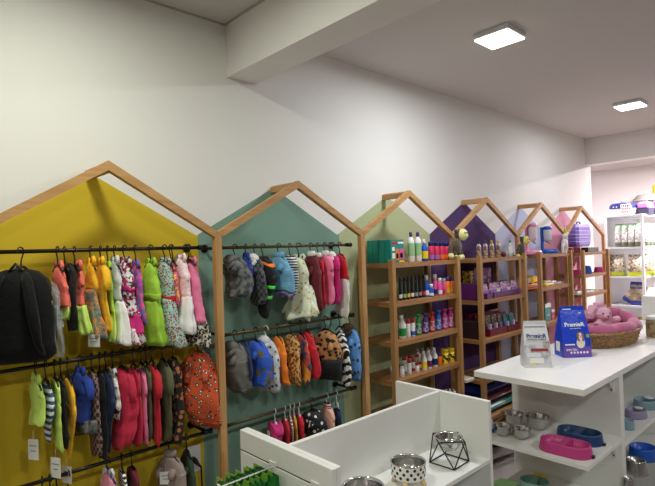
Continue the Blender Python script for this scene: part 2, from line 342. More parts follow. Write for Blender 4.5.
def garment(u,vt,vb,wpx,kind,m,label,cat,group=None,rail_z=r1,hangm=None,hlabel=None,hgroup=None,sk=None,skt=.5,ruffle=0,belt=None,sleeve=None,collar=None,gtag=None,stripe=None,patch=None,name=None,rip=.06,hk=True,uh=None,thick=None,hood=None,legs=None):
    global gi; gi+=1
    p=onY(u,vt,RY); pb=onY(u,vb,RY); x=p.x; zt=p.z; h=max(.05,zt-pb.z)
    al=math.atan2(x,RY); hwm=wpx/2/ppm(x,RY)
    D=thick or min(.03,.42*hwm); a=max(.075,hwm*1.02) if kind in('dress',) else max(.07,hwm*1.02)
    sphi=math.sqrt(max(0,(hwm**2-(D*1.1)**2))/(a*a-(D*1.1)**2)) if a>D*1.1 else 1
    phi=math.asin(min(1,max(.05,sphi))); beta=al-phi        # angle of the width axis measured from +Y towards +X
    yaw=-beta
    zt=min(zt,H+rail_z-.045)
    e_=empty(name or cat.replace(' ','_'),(x,RY,zt),label,cat,group,yaw)
    prof=PROF[kind]
    t1=skt if sk else 1.
    body=MB().loft(cloth_rings(a,D,h,prof,0,t1,gi,rip),True).build('bodice' if kind=='dress' else 'body',m,e_)
    if kind in('dress','top') and not collar:
        for s in(-1,1):
            MB().tube([(0,s*a*.30,-.012),(0,s*a*.40,.006),(0,s*a*.30,.018),(0,s*a*.16,.014),(0,s*a*.12,-.01)],[.008,.007,.006,.007,.008],8).build('shoulder_strap',m,e_)
    if sk:
        if ruffle:
            for j in range(ruffle):
                ta=skt+(1-skt)*j/ruffle; tb=skt+(1-skt)*(j+1)/ruffle
                rg=cloth_rings(a,D,h,prof,ta,min(1,tb+.03),gi+50+j,rip*2.2,nr=7)
                rg=[[(q[0]*(1+.12*k/6),q[1]*(1+.1*k/6),q[2]) for q in r_] for k,r_ in enumerate(rg)]
                MB().loft(rg,True).build('ruffle',sk if not isinstance(sk,list) else sk[j%len(sk)],e_)
        else:
            MB().loft(cloth_rings(a*1.02,D*1.1,h,prof,skt-.01,1.,gi+50,rip*1.7),True).build('skirt',sk,e_)
    if belt:
        MB().loft(cloth_rings(a*1.05,D*1.12,h,prof,belt[1]-.025,belt[1]+.045,gi,rip*.5,nr=4),True).build('belt',belt[0],e_)
    if sleeve:
        for s in(-1,1):
            MB().tube([(0,s*a*.45,-h*.08),(0,s*a*.80,-h*.14),(0,s*a*.98,-h*.28),(-.004,s*a*1.04,-h*.40)],[.012,.015,.014,.012],10).build('sleeve',sleeve,e_)
    if collar:
        MB().lathe([(.018,-.012),(.028,-.006),(.031,.006),(.026,.016),(.017,.018)],sx=max(.5,D/.031),sy=max(1,a*.42/.031),n=18).build('collar',collar,e_)
    if stripe:
        for (sm,t) in stripe:
            MB().loft(cloth_rings(a*1.02,D*1.06,h,prof,t-.025,t+.025,gi,rip,nr=4),True).build('stripe',sm,e_)
    if hood:
        hb=MB().ball((-D*.5,a*.15,-.012),.036,sq=(.75,1.15,.8)).tube([(-D*1.0,-a*.45,-.02),(-D*1.5,-a*.1,-.045),(-D*1.0,a*.35,-.03)],[.008,.013,.008],8)
        hb.build('hood',hood,e_)
    if legs:
        for s,dx in((-1,-.01),(1,.0)):
            for q,zz_ in((.9,-h*.80),(.45,-h*.93)): MB().tube([(0,s*a*q*.5,zz_+.03),(dx,s*a*q*.95,zz_-.004),(dx,s*a*q*1.35,zz_-.03),(dx,s*a*q*1.5,zz_-.042)],[.022,.019,.012,.003],10).build('leg_piece',legs,e_)
    if kind=='puffy':
        for s in(-1,1): MB().tube([(-D*.7,s*a*.42,-h*.24),(-D*1.25,s*a*.46,-h*.30),(-D*1.3-.008,s*a*.48,-h*.37)],[.015,.014,.0125],10).build('leg_sleeve',m,e_)
        MB().loft(cloth_rings(a*1.015,D*1.05,h,prof,.9,.965,gi,rip,nr=4),True).build('hem_band',sk or m,e_)
    if patch:      # patch on the face turned to the room: material, t, half w, half h
        pm,t,pw_,ph_=patch; side=-1
        MB().box(side*(D*1.25)-.001,side*(D*1.25)+.001,-pw_,pw_,-t*h-ph_,-t*h+ph_).build('patch',pm,e_)
    if gtag:       # hanging card: dy,dz size
        ty,tz,tw,th_=gtag
        tg=MB().box(-.0006,.0006,-tw/2,tw/2,-th_,0)
        tg.tube([(0,0,0),(0,0,.03)],.0006,4)
        o=tg.build('price_tag',PAPER,e_,loc=(-D*1.3,ty,tz),rot=(0,0,.5))
        for j,(w_,zz_) in enumerate(((.7,.3),(.5,.55))): MB().box(-.0016,-.0008,-tw*w_/2,tw*w_/2,-th_*zz_-.002,-th_*zz_).build('print_line',mat('tag_print',(90,90,92),.7),o)
    if hk:
        xh=x if uh is None else onY(uh,vt,RY).x
        hm=hangm or BLK
        hanger(xh,rail_z,yaw,hm,'w' if hm is WPL else 'b',hlabel or ('%s plastic hanger holding the %s'%('white' if hm is WPL else 'black',label.split(',')[0])),hgroup or 'clothes hangers',.045 if hm is BLK else .03)
    return e_
def cl(n,c,**k): return mat(n,c,k.pop('rough',.85),sheen=k.pop('sheen',.04),bump=k.pop('bump',.35),bscale=k.pop('bscale',45),**k)
coral=cl('coral_cloth',(240,112,98)); lime=cl('lime_cloth',(160,206,60)); limep=cl('pale_lime_cloth',(202,232,110)); blackc=cl('black_cloth',(16,16,20)); yel=cl('yellow_cloth',(246,186,30))
floralY=cl('grey_floral_cloth',(150,140,120),pat='multi',c2=(230,140,60),c3=(96,130,140),scale=95)
greyw=cl('light_grey_cloth',(208,210,214)); mag=cl('magenta_cloth',(206,44,128)); floralM=cl('magenta_floral_cloth',(228,224,226),pat='multi',c2=(190,40,96),c3=(70,50,66),scale=110)
floralW=cl('white_floral_cloth',(232,228,230),pat='multi',c2=(214,80,140),c3=(240,236,238),scale=110)
purp=cl('purple_cloth',(168,70,160),pat='blotch',c2=(90,110,190),c3=(224,90,140),scale=30)
cherry=cl('cherry_cloth',(160,206,196),pat='spots',c2=(176,24,48),scale=120,thr=.42); red=cl('red_cloth',(196,30,48)); redp=cl('raspberry_cloth',(196,36,70))
hearts=cl('pink_heart_cloth',(226,90,130),pat='spots',c2=(240,200,70),scale=60,thr=.4)
lace=cl('pale_pink_lace',(240,206,214),pat='noise',c2=(252,236,238),scale=120); whitec=cl('white_cloth',(240,238,236)); pinkc=cl('pink_cloth',(236,128,168))
leo=cl('grey_leopard_cloth',(196,184,170),pat='spots',c2=(30,26,26),scale=95,thr=.5)
leoY=cl('tan_leopard_cloth',(206,158,92),pat='spots',c2=(180,120,50),c3=(34,24,18),scale=70,thr=.45)
leoB=cl('brown_leopard_fleece',(190,138,84),pat='spots',c2=(28,22,20),scale=42,thr=.42)
zeb=cl('zebra_cloth',(240,240,240),pat='noise',c2=(240,240,240),scale=10)
def wavem(n,a,b,scale,dist=6,dir_='Z'):
    m=mat(n,a,.85,pat='stripes',c2=b,scale=scale)
    for k in m.node_tree.nodes:
        if k.type=='TEX_WAVE': k.inputs['Distortion'].default_value=dist; k.inputs['Detail Scale'].default_value=1.5; k.bands_direction=dir_
    return m
zeb=wavem('zebra_stripe_cloth',(242,242,242),(22,22,24),14,5,'DIAGONAL')
bw=wavem('black_white_stripe_cloth',(240,240,238),(24,24,26),24,0)
bstr=wavem('blue_white_stripe_cloth',(226,228,232),(60,84,130),13,0)
plaid=cl('dark_plaid_cloth',(60,40,44),pat='check',c2=(150,120,110),scale=70); gplaid=cl('grey_plaid_cloth',(90,92,96),pat='check',c2=(40,42,46),scale=60)
blue=cl('blue_cloth',(36,66,160)); navy=cl('navy_cloth',(30,46,84)); olive=cl('olive_cloth',(88,90,62)); brflor=cl('brown_floral_cloth',(40,30,28),pat='spots',c2=(176,110,70),scale=48,thr=.4)
orfl=cl('orange_floral_cloth',(206,80,36),pat='spots',c2=(236,226,206),c3=(70,60,56),scale=60,thr=.4)
taupe=cl('taupe_quilted_cloth',(150,132,126)); dgreen=cl('dark_green_cloth',(44,62,44)); fl3=cl('blue_pink_floral_cloth',(226,230,236),pat='multi',c2=(60,130,170),c3=(236,150,180),scale=34)
greyn=cl('grey_marl_cloth',(110,112,114),pat='noise',c2=(60,62,66),scale=40); knitb=cl('light_blue_knit',(120,176,212),pat='check',c2=(104,160,198),scale=160); purb=cl('purple_blue_print',(90,90,150),pat='noise',c2=(150,120,170),scale=50)
flow=cl('cream_flower_cloth',(226,232,208),pat='spots',c2=(60,70,60),c3=(226,190,60),scale=42,thr=.26); burg=cl('burgundy_cloth',(104,28,40)); neon=mat('neon_green_band',(80,240,70),.6); orng=cl('orange_trim_cloth',(250,130,40))
fur=cl('white_fleece',(240,238,232),bump=.8,bscale=140); furb=cl('brown_fleece',(70,46,36),bump=.8,bscale=140); greyh=cl('grey_fleece',(104,104,100)); bear=cl('blue_bear_fleece',(40,86,190),pat='spots',c2=(96,84,60),scale=22,thr=.36)
dots=cl('grey_dot_fleece',(190,194,200),pat='spots',c2=(50,56,66),scale=34,thr=.27); oran=cl('orange_cloth',(236,128,36)); multi=cl('multicolour_print',(70,60,90),pat='multi',c2=(226,150,60),c3=(190,70,60),scale=30)
bprint=cl('light_blue_print_fleece',(92,150,214),pat='spots',c2=(70,60,70),scale=30,thr=.33); mus=cl('mustard_knit',(200,148,40)); bfl=cl('black_floral_knit',(24,24,34),pat='spots',c2=(226,190,60),c3=(226,226,220),scale=34,thr=.28)
peach=cl('peach_knit',(232,178,158)); rbw=wavem('red_cream_stripe_knit',(230,220,210),(150,30,44),26,0); magk=cl('magenta_knit',(196,44,116)); silver=mat('clear_bag_film',(200,204,206),.15,alpha=.35)
HG='hangers on the pipe rails'
def G(*a,**k):
    k.setdefault('hgroup',HG); return garment(*a,**k)
# bay 1, upper rail
G(59,267,320,18,'top',coral,'coral sleeveless pet top with lime hem, nearest the black backpack','pet clothes',sk=limep,skt=.72,uh=58,gtag=(-.02,-.15,.045,.06))
G(69,263,330,14,'slim',blackc,'black pet shirt between the two coral tops','pet clothes',uh=65)
G(78,266,332,17,'dress',coral,'coral pet dress with pale lime skirt','pet clothes',sk=limep,skt=.6,uh=75)
G(91,259,333,18,'dress',yel,'yellow pet romper with grey orange floral legs','pet clothes',sk=floralY,skt=.38,gtag=(-.05,-.26,.05,.045))
G(101,262,331,13,'top',yel,'plain yellow pet shirt beside the yellow floral romper','pet clothes',sleeve=yel)
G(108,267,339,12,'dress',lime,'slim lime green pet dress right of the plain yellow shirt','pet clothes',sk=limep,skt=.6)
G(115,260,340,17,'dress',greyw,'light grey pet dress with pleated skirt','pet clothes',sk=whitec,skt=.5)
G(125,262,343,27,'dress',floralM,'dark floral pet dress with magenta wrap and tiered skirt','pet clothes',sk=[floralM,mag,floralW],skt=.42,ruffle=3,belt=(mag,.3))
G(136,265,324,14,'top',purp,'purple blotched pet top beside the lime dress','pet clothes')
G(151,263,344,24,'dress',lime,'bright lime green pet dress with gathered skirt','pet clothes',sk=lime,skt=.48,belt=(lime,.4))
G(165,262,345,26,'dress',cherry,'turquoise cherry print pet dress with red belt','pet clothes',sk=cherry,skt=.45,belt=(red,.43))
G(173,268,303,11,'top',hearts,'pink pet top with yellow hearts behind the lace dress','pet clothes')
G(181,258,333,22,'dress',lace,'pale pink lace pet dress with white skirt','pet clothes',sk=whitec,skt=.52,uh=171)
G(192,262,344,22,'dress',pinkc,'pink pet dress with leopard ruffles, last on its rail','pet clothes',sk=leo,skt=.72,ruffle=2,uh=189)
# backpack
p=onY(21,272,RY); q=onY(21,360,RY)
e_=empty('pet_backpack',(p.x-.015,RY-.03,q.z),'black pet carrier backpack hanging at the far left of the upper rail','backpack',None,1.15)
hh=p.z-q.z+.01; m=blackc
bpk=cl('black_nylon',(7,7,9),rough=.8,spec=.25); gr=mat('grey_mesh',(70,72,74),.7,pat='check',c2=(40,40,44),scale=200)
MB().loft([[(sx*(.06*d),sy*.105*w,z*hh) for sx,sy in ((-1,-.7),(-.75,-1),(.75,-1),(1,-.7),(1,.7),(.75,1),(-.75,1),(-1,.7))] for w,d,z in((.8,.6,0),(.97,.9,.04),(1,1,.2),(1,1,.55),(.93,.95,.75),(.8,.85,.88),(.55,.6,.97),(.3,.3,1.0))],True).build('bag_body',bpk,e_)
for s in(-1,1):
    MB().tube([(-.055,s*.035,hh*.95),(-.085,s*.045,hh*.85),(-.09,s*.06,hh*.5),(-.075,s*.07,hh*.2),(-.05,s*.08,hh*.08)],[.012,.016,.018,.012,.008],8).build('shoulder_pad',bpk,e_)
MB().tube([(-.03,-.02,hh*.97),(-.03,0,hh*1.06),(-.03,.02,hh*.97)],.006,8).build('carry_handle',BLK,e_)
fp=MB().loft([[(.055+sx,sy*.08*w,z*hh) for sx,sy in((0,-1),(.03,-.8),(.03,.8),(0,1))] for w,z in((.8,.06),(1,.1),(1,.42),(.85,.5))],True).build('front_pocket',gr,e_)
for i in range(4):
    MB().lathe([(.009,0),(.009,.003),(.004,.004)],n=12).move(Matrix.Translation((-.02+i*.002,-.1,hh*(.82-.1*i)))@Matrix.Rotation(PI/2,4,'X')).build('eyelet',mat('brass_eyelet',(150,130,70),.3,.8),e_)
hanger(p.x+.0,r1,-.9,BLK,'b','black plastic hanger holding the black backpack',HG,.05)
# clear film sleeve on the backpack's right
e_=empty('plastic_sleeve',(onY(51,290,RY).x,RY,onY(51,356,RY).z),'crumpled clear plastic sleeve over the backpack side','plastic bag')
MB().loft(cloth_rings(.09,.015,.26,PROF['puffy'],0,1,5,.15),True).move(Matrix.Translation((0,0,.26))).build('film',silver,e_)
# bay 1, middle rail
K=dict(rail_z=r2)
G(36,376,420,17,'top',limep,'pale lime pet shirt with white card, first on the middle rail','pet clothes',gtag=(0,-.2,.04,.07),**K)
G(46,382,441,15,'tail',bstr,'blue and white striped pet shirt','pet clothes',**K)
G(55,378,447,11,'slim',limep,'narrow pale lime pet shirt left of a black one','pet clothes',gtag=(-.02,-.27,.045,.07),**K)
G(61,380,448,11,'slim',blackc,'black pet shirt between pale lime and yellow ones','pet clothes',**K)
G(68,378,457,13,'tail',yel,'yellow pet shirt with long tail on the middle rail','pet clothes',gtag=(0,-.31,.04,.06),**K)
G(80,370,432,22,'top',blue,'blue pet jacket with grey lining','pet clothes',sk=greyn,skt=.8,sleeve=blue,**K)
G(92,368,453,14,'slim',plaid,'dark plaid pet shirt beside the blue jacket','pet clothes',**K)
G(100,370,458,11,'slim',blackc,'long thin black pet shirt left of the navy one','pet clothes',**K)
G(106,370,452,15,'tail',navy,'long navy pet overall on the middle rail','pet clothes',**K)
G(113,373,406,13,'top',whitec,'small white pet top beside the raspberry shirts','pet clothes',**K)
g_=G(122,367,446,26,'slim',redp,'raspberry pet shirt with white lettering, largest of the red shirts','pet clothes',sleeve=redp,thick=.03,**K)
text(g_,'woof',.045,(-.041,0,-.17),(PI/2,0,-PI/2),mat('white_print',(236,232,232),.7),'printed_word')
G(134,367,444,14,'slim',redp,'plain raspberry pet shirt just right of the lettered one','pet clothes',**K)
G(141,368,440,11,'slim',pinkc,'slim dusty pink pet shirt beside the raspberry ones','pet clothes',**K)
G(146,365,438,11,'slim',olive,'slim olive pet shirt left of the red one','pet clothes',**K)
G(152,364,440,14,'slim',red,'red pet shirt between two olive ones','pet clothes',sleeve=red,**K)
G(163,360,440,15,'slim',olive,'wider olive pet shirt right of the red one','pet clothes',sleeve=olive,**K)
G(173,357,440,17,'slim',brflor,'dark brown floral pet shirt beside the orange floral one','pet clothes',**K)
G(198,350,426,38,'puffy',orfl,'orange floral pet shirt, last on the middle yellow bay rail','pet clothes',thick=.04,**K)
# bay 1, lower rail
K=dict(rail_z=r3)
G(108,455,500,24,'top',fl3,'blue and pink floral pet dress on the lowest rail','pet clothes',**K)
G(122,464,510,9,'slim',bw,'black and white striped pet shirt on the lowest rail','pet clothes',**K)
G(132,462,510,13,'slim',burg,'dark burgundy pet shirt on the lowest rail','pet clothes',**K)
G(170,448,505,28,'puffy',taupe,'taupe quilted pet vest with white card on the lowest rail','pet clothes',collar=taupe,gtag=(0,-.06,.045,.05),**K)
G(187,452,505,13,'puffy',dgreen,'dark green pet vest right of the taupe one','pet clothes',**K)
for i,(u,w) in enumerate(((42,'leftmost'),(50,'second'),(57,'third'),(68,'fourth'))):
    hanger(onY(u,478,RY).x,r3,-.15+.1*i,BLK,'b','empty black hanger on the lowest rail, %s from the left'%w,HG,.05)
# wall socket
p=onY(192,459,WY0); e_=empty('wall_socket',(p.x,WY0,p.z),'white wall socket plate with black plug on the yellow wall','socket')
MB().box(-.04,.04,-.008,-.0005,-.06,.06,.003).build('face_plate',WPL,e_)
MB().tube([(0,-.008,0),(0,-.03,0),(.02,-.045,-.03),(.025,-.045,-.3)],[.014,.012,.004,.004],8).build('plug_cable',BLK,e_)
# bay 2, upper rail
r1b=r1-.004; K=dict(rail_z=r1b)
G(235,253,292,26,'puffy',greyn,'grey and black marled pet jacket by the first post','pet clothes',thick=.035,hood=greyn,**K)
G(246,252,286,13,'top',blue,'small blue pet top between grey and plaid jackets','pet clothes',**K)
G(255,256,304,17,'puffy',gplaid,'grey plaid pet coat with pale hood','pet clothes',hood=fur,**K)
G(263,252,313,23,'tail',blackc,'black pet raincoat with neon green bands and orange trim','pet clothes',stripe=[(neon,.5),(neon,.66),(orng,.1)],thick=.03,**K)
G(279,254,294,22,'puffy',knitb,'light blue knitted pet sweater with roll collar','pet clothes',collar=knitb,sk=purb,skt=.86,**K)
G(290,254,292,15,'slim',bw,'black and white striped pet sweater','pet clothes',**K)
G(299,258,317,28,'dress',flow,'cream pet romper with small flowers and spread legs','pet clothes',sk=flow,skt=.5,legs=flow,**K)
G(311,252,305,18,'puffy',burg,'burgundy pet coat with white fleece collar','pet clothes',collar=fur,**K)
G(318,256,306,12,'slim',red,'red pet coat right of the burgundy one','pet clothes',collar=fur,**K)
G(325,252,302,16,'slim',pinkc,'pink pet coat with white collar','pet clothes',collar=fur,**K)
G(333,254,304,14,'slim',mag,'magenta pet coat with white hood','pet clothes',hood=fur,**K)
G(340,254,316,15,'slim',red,'red pet coat with long white fleece hem, last on its rail','pet clothes',sk=fur,skt=.4,**K)
# bay 2, middle rail
K=dict(rail_z=r2+.004)
G(235,342,391,25,'puffy',greyh,'grey hooded pet fleece by the post on the middle rail','pet clothes',thick=.035,hood=greyh,**K)
G(244,340,379,12,'puffy',navy,'narrow navy pet fleece left of the bear print one','pet clothes',**K)
G(256,337,382,24,'puffy',bear,'bright blue pet fleece with brown bears','pet clothes',thick=.035,**K)
G(266,333,386,23,'puffy',dots,'pale grey dotted pet fleece with hood','pet clothes',hood=greyw,hangm=WPL,**K)
G(278,333,380,15,'puffy',oran,'plain orange pet fleece','pet clothes',**K)
G(291,332,382,18,'puffy',leoY,'tan leopard pet fleece between orange and printed ones','pet clothes',**K)
G(301,334,382,14,'puffy',multi,'multicoloured print pet fleece behind the red one','pet clothes',**K)
G(307,329,374,17,'puffy',red,'red pet fleece with pale blue patch','pet clothes',patch=(mat('pale_patch',(150,180,214),.7),.42,.02,.03),**K)
G(326,330,379,29,'puffy',leoB,'large brown leopard pet fleece with black belly','pet clothes',thick=.045,sk=blackc,skt=.6,**K)
G(340,330,382,15,'puffy',zeb,'zebra striped pet fleece','pet clothes',**K)
G(350,326,380,18,'puffy',bprint,'light blue print pet fleece with brown collar, last on its rail','pet clothes',hood=furb,**K)
# bay 2, lower rail
K=dict(rail_z=r3)
G(275,415,446,15,'slim',magk,'magenta pet knit with white card on the lowest rail','pet clothes',hangm=WPL,thick=.028,patch=(PAPER,.42,.02,.02),**K)
G(285,414,446,8,'slim',red,'narrow red pet knit right of the magenta one','pet clothes',hangm=WPL,**K)
G(290,413,446,6,'slim',rbw,'narrow red and cream striped pet knit','pet clothes',hangm=WPL,**K)
G(294,412,446,6,'slim',mus,'mustard yellow pet knit','pet clothes',hangm=WPL,**K)
G(299,411,446,9,'slim',red,'red pet knit between the mustard and black floral ones','pet clothes',hangm=WPL,**K)
G(312,406,446,24,'puffy',bfl,'black pet knit with yellow and white flowers','pet clothes',thick=.04,**K)
G(327,406,440,16,'slim',peach,'peach pet knit with striped red collar','pet clothes',hangm=WPL,collar=rbw,**K)
G(337,408,440,9,'slim',navy,'navy pet knit, last on the lowest teal bay rail','pet clothes',hangm=WPL,**K)
# ---------------------------------------------------------------- bottles and boxes on the shelves
def pl(n,c,**k): return mat('glossy_'+n,c,k.pop('rough',.35),**k)
C=dict(white=pl('white',(236,236,234)),red=pl('red',(196,30,44)),green=pl('green',(30,150,60)),purple=pl('purple',(92,40,140)),blue=pl('blue',(26,90,190)),dblue=pl('dark_blue',(24,40,110)),pink=pl('pink',(232,90,160)),
 rose=pl('rose',(214,40,92)),black=pl('black',(20,20,22)),orange=pl('orange',(240,120,30)),yellow=pl('yellow',(244,210,30)),gold=pl('gold',(214,170,60)),brown=pl('brown',(120,90,60)),teal=pl('teal',(20,140,128)),lgreen=pl('pale_green',(150,196,140)),
 lpurp=pl('lilac',(150,110,190)),amber=pl('amber',(150,116,80)),grey=pl('grey',(150,150,150)),dpurp=pl('plum',(96,34,100)),cream=pl('cream',(226,220,196)),lblue=pl('pale_blue',(140,180,220)),magenta=pl('magenta',(200,50,140)),dred=pl('dark_red',(110,24,40)))
def bottle(u,vt,wpx,zs,yy,kind,body,cap,labm,label,group,name='shampoo_bottle',name2='bottle'):
    zs=H+zs; p=onY(u,vt,yy); x=p.x; h=p.z-zs; r=wpx/2/ppm(x,yy)*1.12
    e_=empty(name,(x,yy,zs),label,name2,group)
    ch=.16*h
    if kind=='round':
        pr=[(r*.9,0),(r,.03*h),(r,.62*h),(r*.95,.7*h),(r*.6,.8*h),(r*.42,.84*h)]; cp=[(r*.48,.84*h),(r*.48,.98*h),(r*.4,h)]
    elif kind=='square':
        pr=[(r*.95,0),(r,.02*h),(r,.78*h),(r*.9,.83*h),(r*.6,.85*h)]; cp=[(r*.62,.85*h),(r*.62,.99*h),(r*.55,h)]
    elif kind=='curvy':
        pr=[(r*.85,0),(r*.98,.05*h),(r,.2*h),(r*.82,.38*h),(r*.95,.55*h),(r*.9,.66*h),(r*.5,.78*h),(r*.35,.82*h)]; cp=[(r*.42,.82*h),(r*.6,.88*h),(r*.95,.93*h),(r*.9,h)]
    elif kind=='tube':
        pr=[(r*.9,0),(r,.04*h),(r,.7*h),(r*.8,.76*h)]; cp=[(r*.82,.76*h),(r*.8,.97*h),(r*.7,h)]
    elif kind=='spray':
        pr=[(r*.9,0),(r,.03*h),(r,.55*h),(r*.85,.65*h),(r*.4,.76*h),(r*.35,.8*h)]; cp=[(r*.4,.8*h),(r*.38,.88*h)]
    elif kind=='canister':
        pr=[(r*.9,0),(r*.92,.03*h),(r,.8*h)]; cp=[(r*1.04,.8*h),(r*1.04,.96*h),(r*.98,h)]
    sy=.75 if kind in('curvy','round','square') else 1
    b=MB().lathe(pr,n=16,sy=sy).build('bottle_body',body,e_)
    MB().lathe(cp,n=14,sy=sy).build('cap',cap,e_)
    if kind=='spray':
        MB().box(-r*.9,r*.35,-r*.22,r*.22,.88*h,h,.002).tube([(-r*.75,0,.9*h),(-r*.8,0,.8*h)],r*.1,6).build('trigger_head',cap,e_)
    if labm:
        lo,hi={'tube':(.08,.3),'square':(.1,.26),'round':(.2,.62),'spray':(.12,.45),'canister':(.15,.6)}.get(kind,(.1,.5)); MB().lathe([(r*1.012,lo*h),(r*1.012,hi*h)] if kind!='curvy' else [(r*1.0,.1*h),(r*1.03,.2*h),(r*.86,.38*h),(r*.98,.55*h)],n=16,sy=sy*1.01,cap0=False,cap1=False).build('label',labm,b)
    return e_
def carton(x0,x1,y0,y1,z0,h,m,label,cat,group=None,name='carton',face=None,rz=0,lid=None):
    cx,cy=(x0+x1)/2,(y0+y1)/2; w=(x1-x0)/2; d=(y1-y0)/2
    e_=empty(name,(cx,cy,z0),label,cat,group,rz)
    MB().box(-w,w,-d,d,0,h,.0015).build('box_body',m,e_)
    if face:
        for (fm,a0,a1,b0,b1) in face: MB().box(-w+2*w*a0,-w+2*w*a1,-d-.0012,-d-.0002,h*b0,h*b1).build('printed_panel',fm,e_)
    if lid: MB().box(-w-.001,w+.001,-d-.001,d+.001,h*.86,h+.001).build('box_lid',lid,e_)
    return e_
YR=1.90
def X_(u,v=290,y=YR): return onY(u,v,y).x
# --- unit 3 top
z=Z3[0]; yb=2.075
hb=onY(398,239.5,1.885).z-H-z; xl=X_(390,250,1.885)
for j,(y0,y1) in enumerate(((1.880,1.925),(1.928,1.972),(1.975,2.019),(2.022,2.062))):
    f=None
    if j==0: f=[(C['orange'],.36,.6,.12,.6),(C['white'],.1,.32,.2,.42),(C['pink'],.66,.95,.15,.6),(C['white'],.4,.56,.2,.4),(C['white'],.7,.9,.22,.42),(C['red'],.12,.5,.8,.92),(C['white'],.55,.98,.82,.9),(C['yellow'],.62,.98,.02,.1),(C['white'],.1,.3,.52,.68)]
    carton(xl,xl+.118,y0,y1,H+z,hb,C['teal'],['front teal carton with orange and pink panels on the top shelf','teal carton directly behind the printed teal one','third teal carton from the front on the top shelf','rearmost teal carton on the top shelf'][j],'carton','teal cartons on the top shampoo shelf',face=f)
for u,w in((410.5,'left'),(417.5,'right')):
    bottle(u,232,7,z,YR,'round',C['white'],C['purple'],C['lgreen'],'tall white bottle with purple cap and green label, %s one of two'%w,'white bottles with purple caps')
bottle(424,239,6.5,z,YR,'spray',C['blue'],C['white'],C['yellow'],'blue spray bottle with white nozzle beside the pink bottles',None)
for k,u in enumerate((430.5,436,441,446)):
    bottle(u,241.5+.2*k,5.6,z,YR,'tube',C['rose'],C['dblue'],C['lpurp'] if k<2 else C['orange'],['leftmost rose shampoo bottle with lilac label','second rose shampoo bottle with lilac label','left rose bottle of the two with orange labels','rightmost rose shampoo bottle, by the second shelf post'][k],'rose shampoo bottles')
# --- unit 3 second
z=Z3[1]
for k in range(7):
    u=400+k*3.9; bottle(u,277-.4*k,3.7,z,YR,'square',C['black'],C['black'],[C['white'],C['lgreen'],C['yellow'],C['white'],C['grey'],C['grey'],C['rose']][k],'black bottle with %s label on the second shelf'%['white','green','yellow','small white','upper grey','lower grey','rose'][k],'row of black bottles')
for k,(u,vt,bc,cc,lc,nm) in enumerate(((426,275,'blue','white','white','blue bottle with white cap beside the black bottles'),(431,284,'blue','white','white','short blue bottle with white cap'),(434.5,274,'pink','white','dblue','tall pink bottle with white cap'),(439.5,278,'pink','white','white','pink bottle with navy band, middle of the pink ones'),(443.5,278,'pink','white','rose','pink bottle with white cap beside the orange ones'),(447,277,'orange','purple','gold','left orange bottle with purple cap'),(451,277,'orange','purple','gold','right orange bottle with purple cap'))):
    bottle(u,vt,4.4,z,YR-.005*(k%2)*3,'tube',C[bc],C[cc],C[lc],nm,'small bottles on the second shelf')
# --- unit 3 third
z=Z3[2]
bottle(402,315,6.5,z,YR,'spray',C['white'],C['white'],C['green'],'white spray bottle with green label on the third shelf',None)
for k,u in enumerate((407.5,412.3)): bottle(u,319-.8*k,4.6,z,YR,'tube',C['white'],C['red'],[None,C['blue']][k],'white bottle with red cap %s'%['next to the green labelled spray','and blue stripe on the third shelf'][k],'white bottles with red caps')
for u,vt,bc,nm in((418,313.5,'green','green'),(425,312.5,'purple','purple'),(431.8,311.5,'red','red'),(438,310,'blue','blue'),(444.3,308.6,'magenta','magenta')):
    bottle(u,vt,6.4,z,YR,'curvy',C[bc],C[bc],C['white'] if bc in('x',) else mat('label_'+bc,(190,180,200),.5,pat='noise',c2={'green':(30,120,60),'purple':(90,50,140),'red':(180,40,50),'blue':(30,90,180),'magenta':(190,60,140)}[bc],scale=70),'curved %s bottle with flared cap on the third shelf%s'%(nm,', left of its twin' if bc=='magenta' else ''),'curved coloured bottles')
bottle(450,307.8,6.2,z,YR,'curvy',C['magenta'],C['magenta'],MC['label_magenta'],'curved magenta bottle at the right end of the third shelf','curved coloured bottles')
# --- unit 3 fourth
z=Z3[3]
for k,(u,vt,cc) in enumerate(((402,366,'white'),(405.5,364,'white'),(409,359,'red'),(413,358.5,'red'),(417,363,'red'),(420.5,362,'red'))):
    bottle(u,vt,4.,z,YR+.02*(k%2),'tube',C['white'],C[cc],[None,C['grey'],None,C['red'],None,C['red']][k],'small white bottle on the fourth shelf, number %s from the left stile'%['one','two','three','four','five','six'][k],'small white bottles on the fourth shelf')
for k,(u,vt) in enumerate(((404,357),(410,355),(417,354))): bottle(u,vt,4.6,z,YR+.10,'tube',C['white'],C['red'],None,['back row white bottle with red cap, leftmost','back row white bottle with red cap, middle one','back row white bottle with red cap, rightmost'][k],'back row bottles on the fourth shelf')
for k,(u,vt,lc) in enumerate(((424,351,'yellow'),(429,350,'dpurp'),(434.5,347.5,'dblue'))):
    bottle(u,vt,5,z,YR-.005,'spray',C['white'],C['white'],C[lc],'white spray bottle with %s label on the fourth shelf'%['yellow','plum','navy'][k],'white sprays')
for k,(u,vt) in enumerate(((418,348.5),(423,348),(428,347.5),(433,347))): bottle(u,vt,4.6,z,YR+.10,'spray',C['white'],C['grey'],C['yellow'],'white spray bottle in the back row, %s from the left'%['first','second','third','fourth'][k],'back row sprays')
bottle(439,353,4.6,z,YR,'tube',C['orange'],C['purple'],None,'orange bottle with purple cap between white sprays and yellow canisters',None)
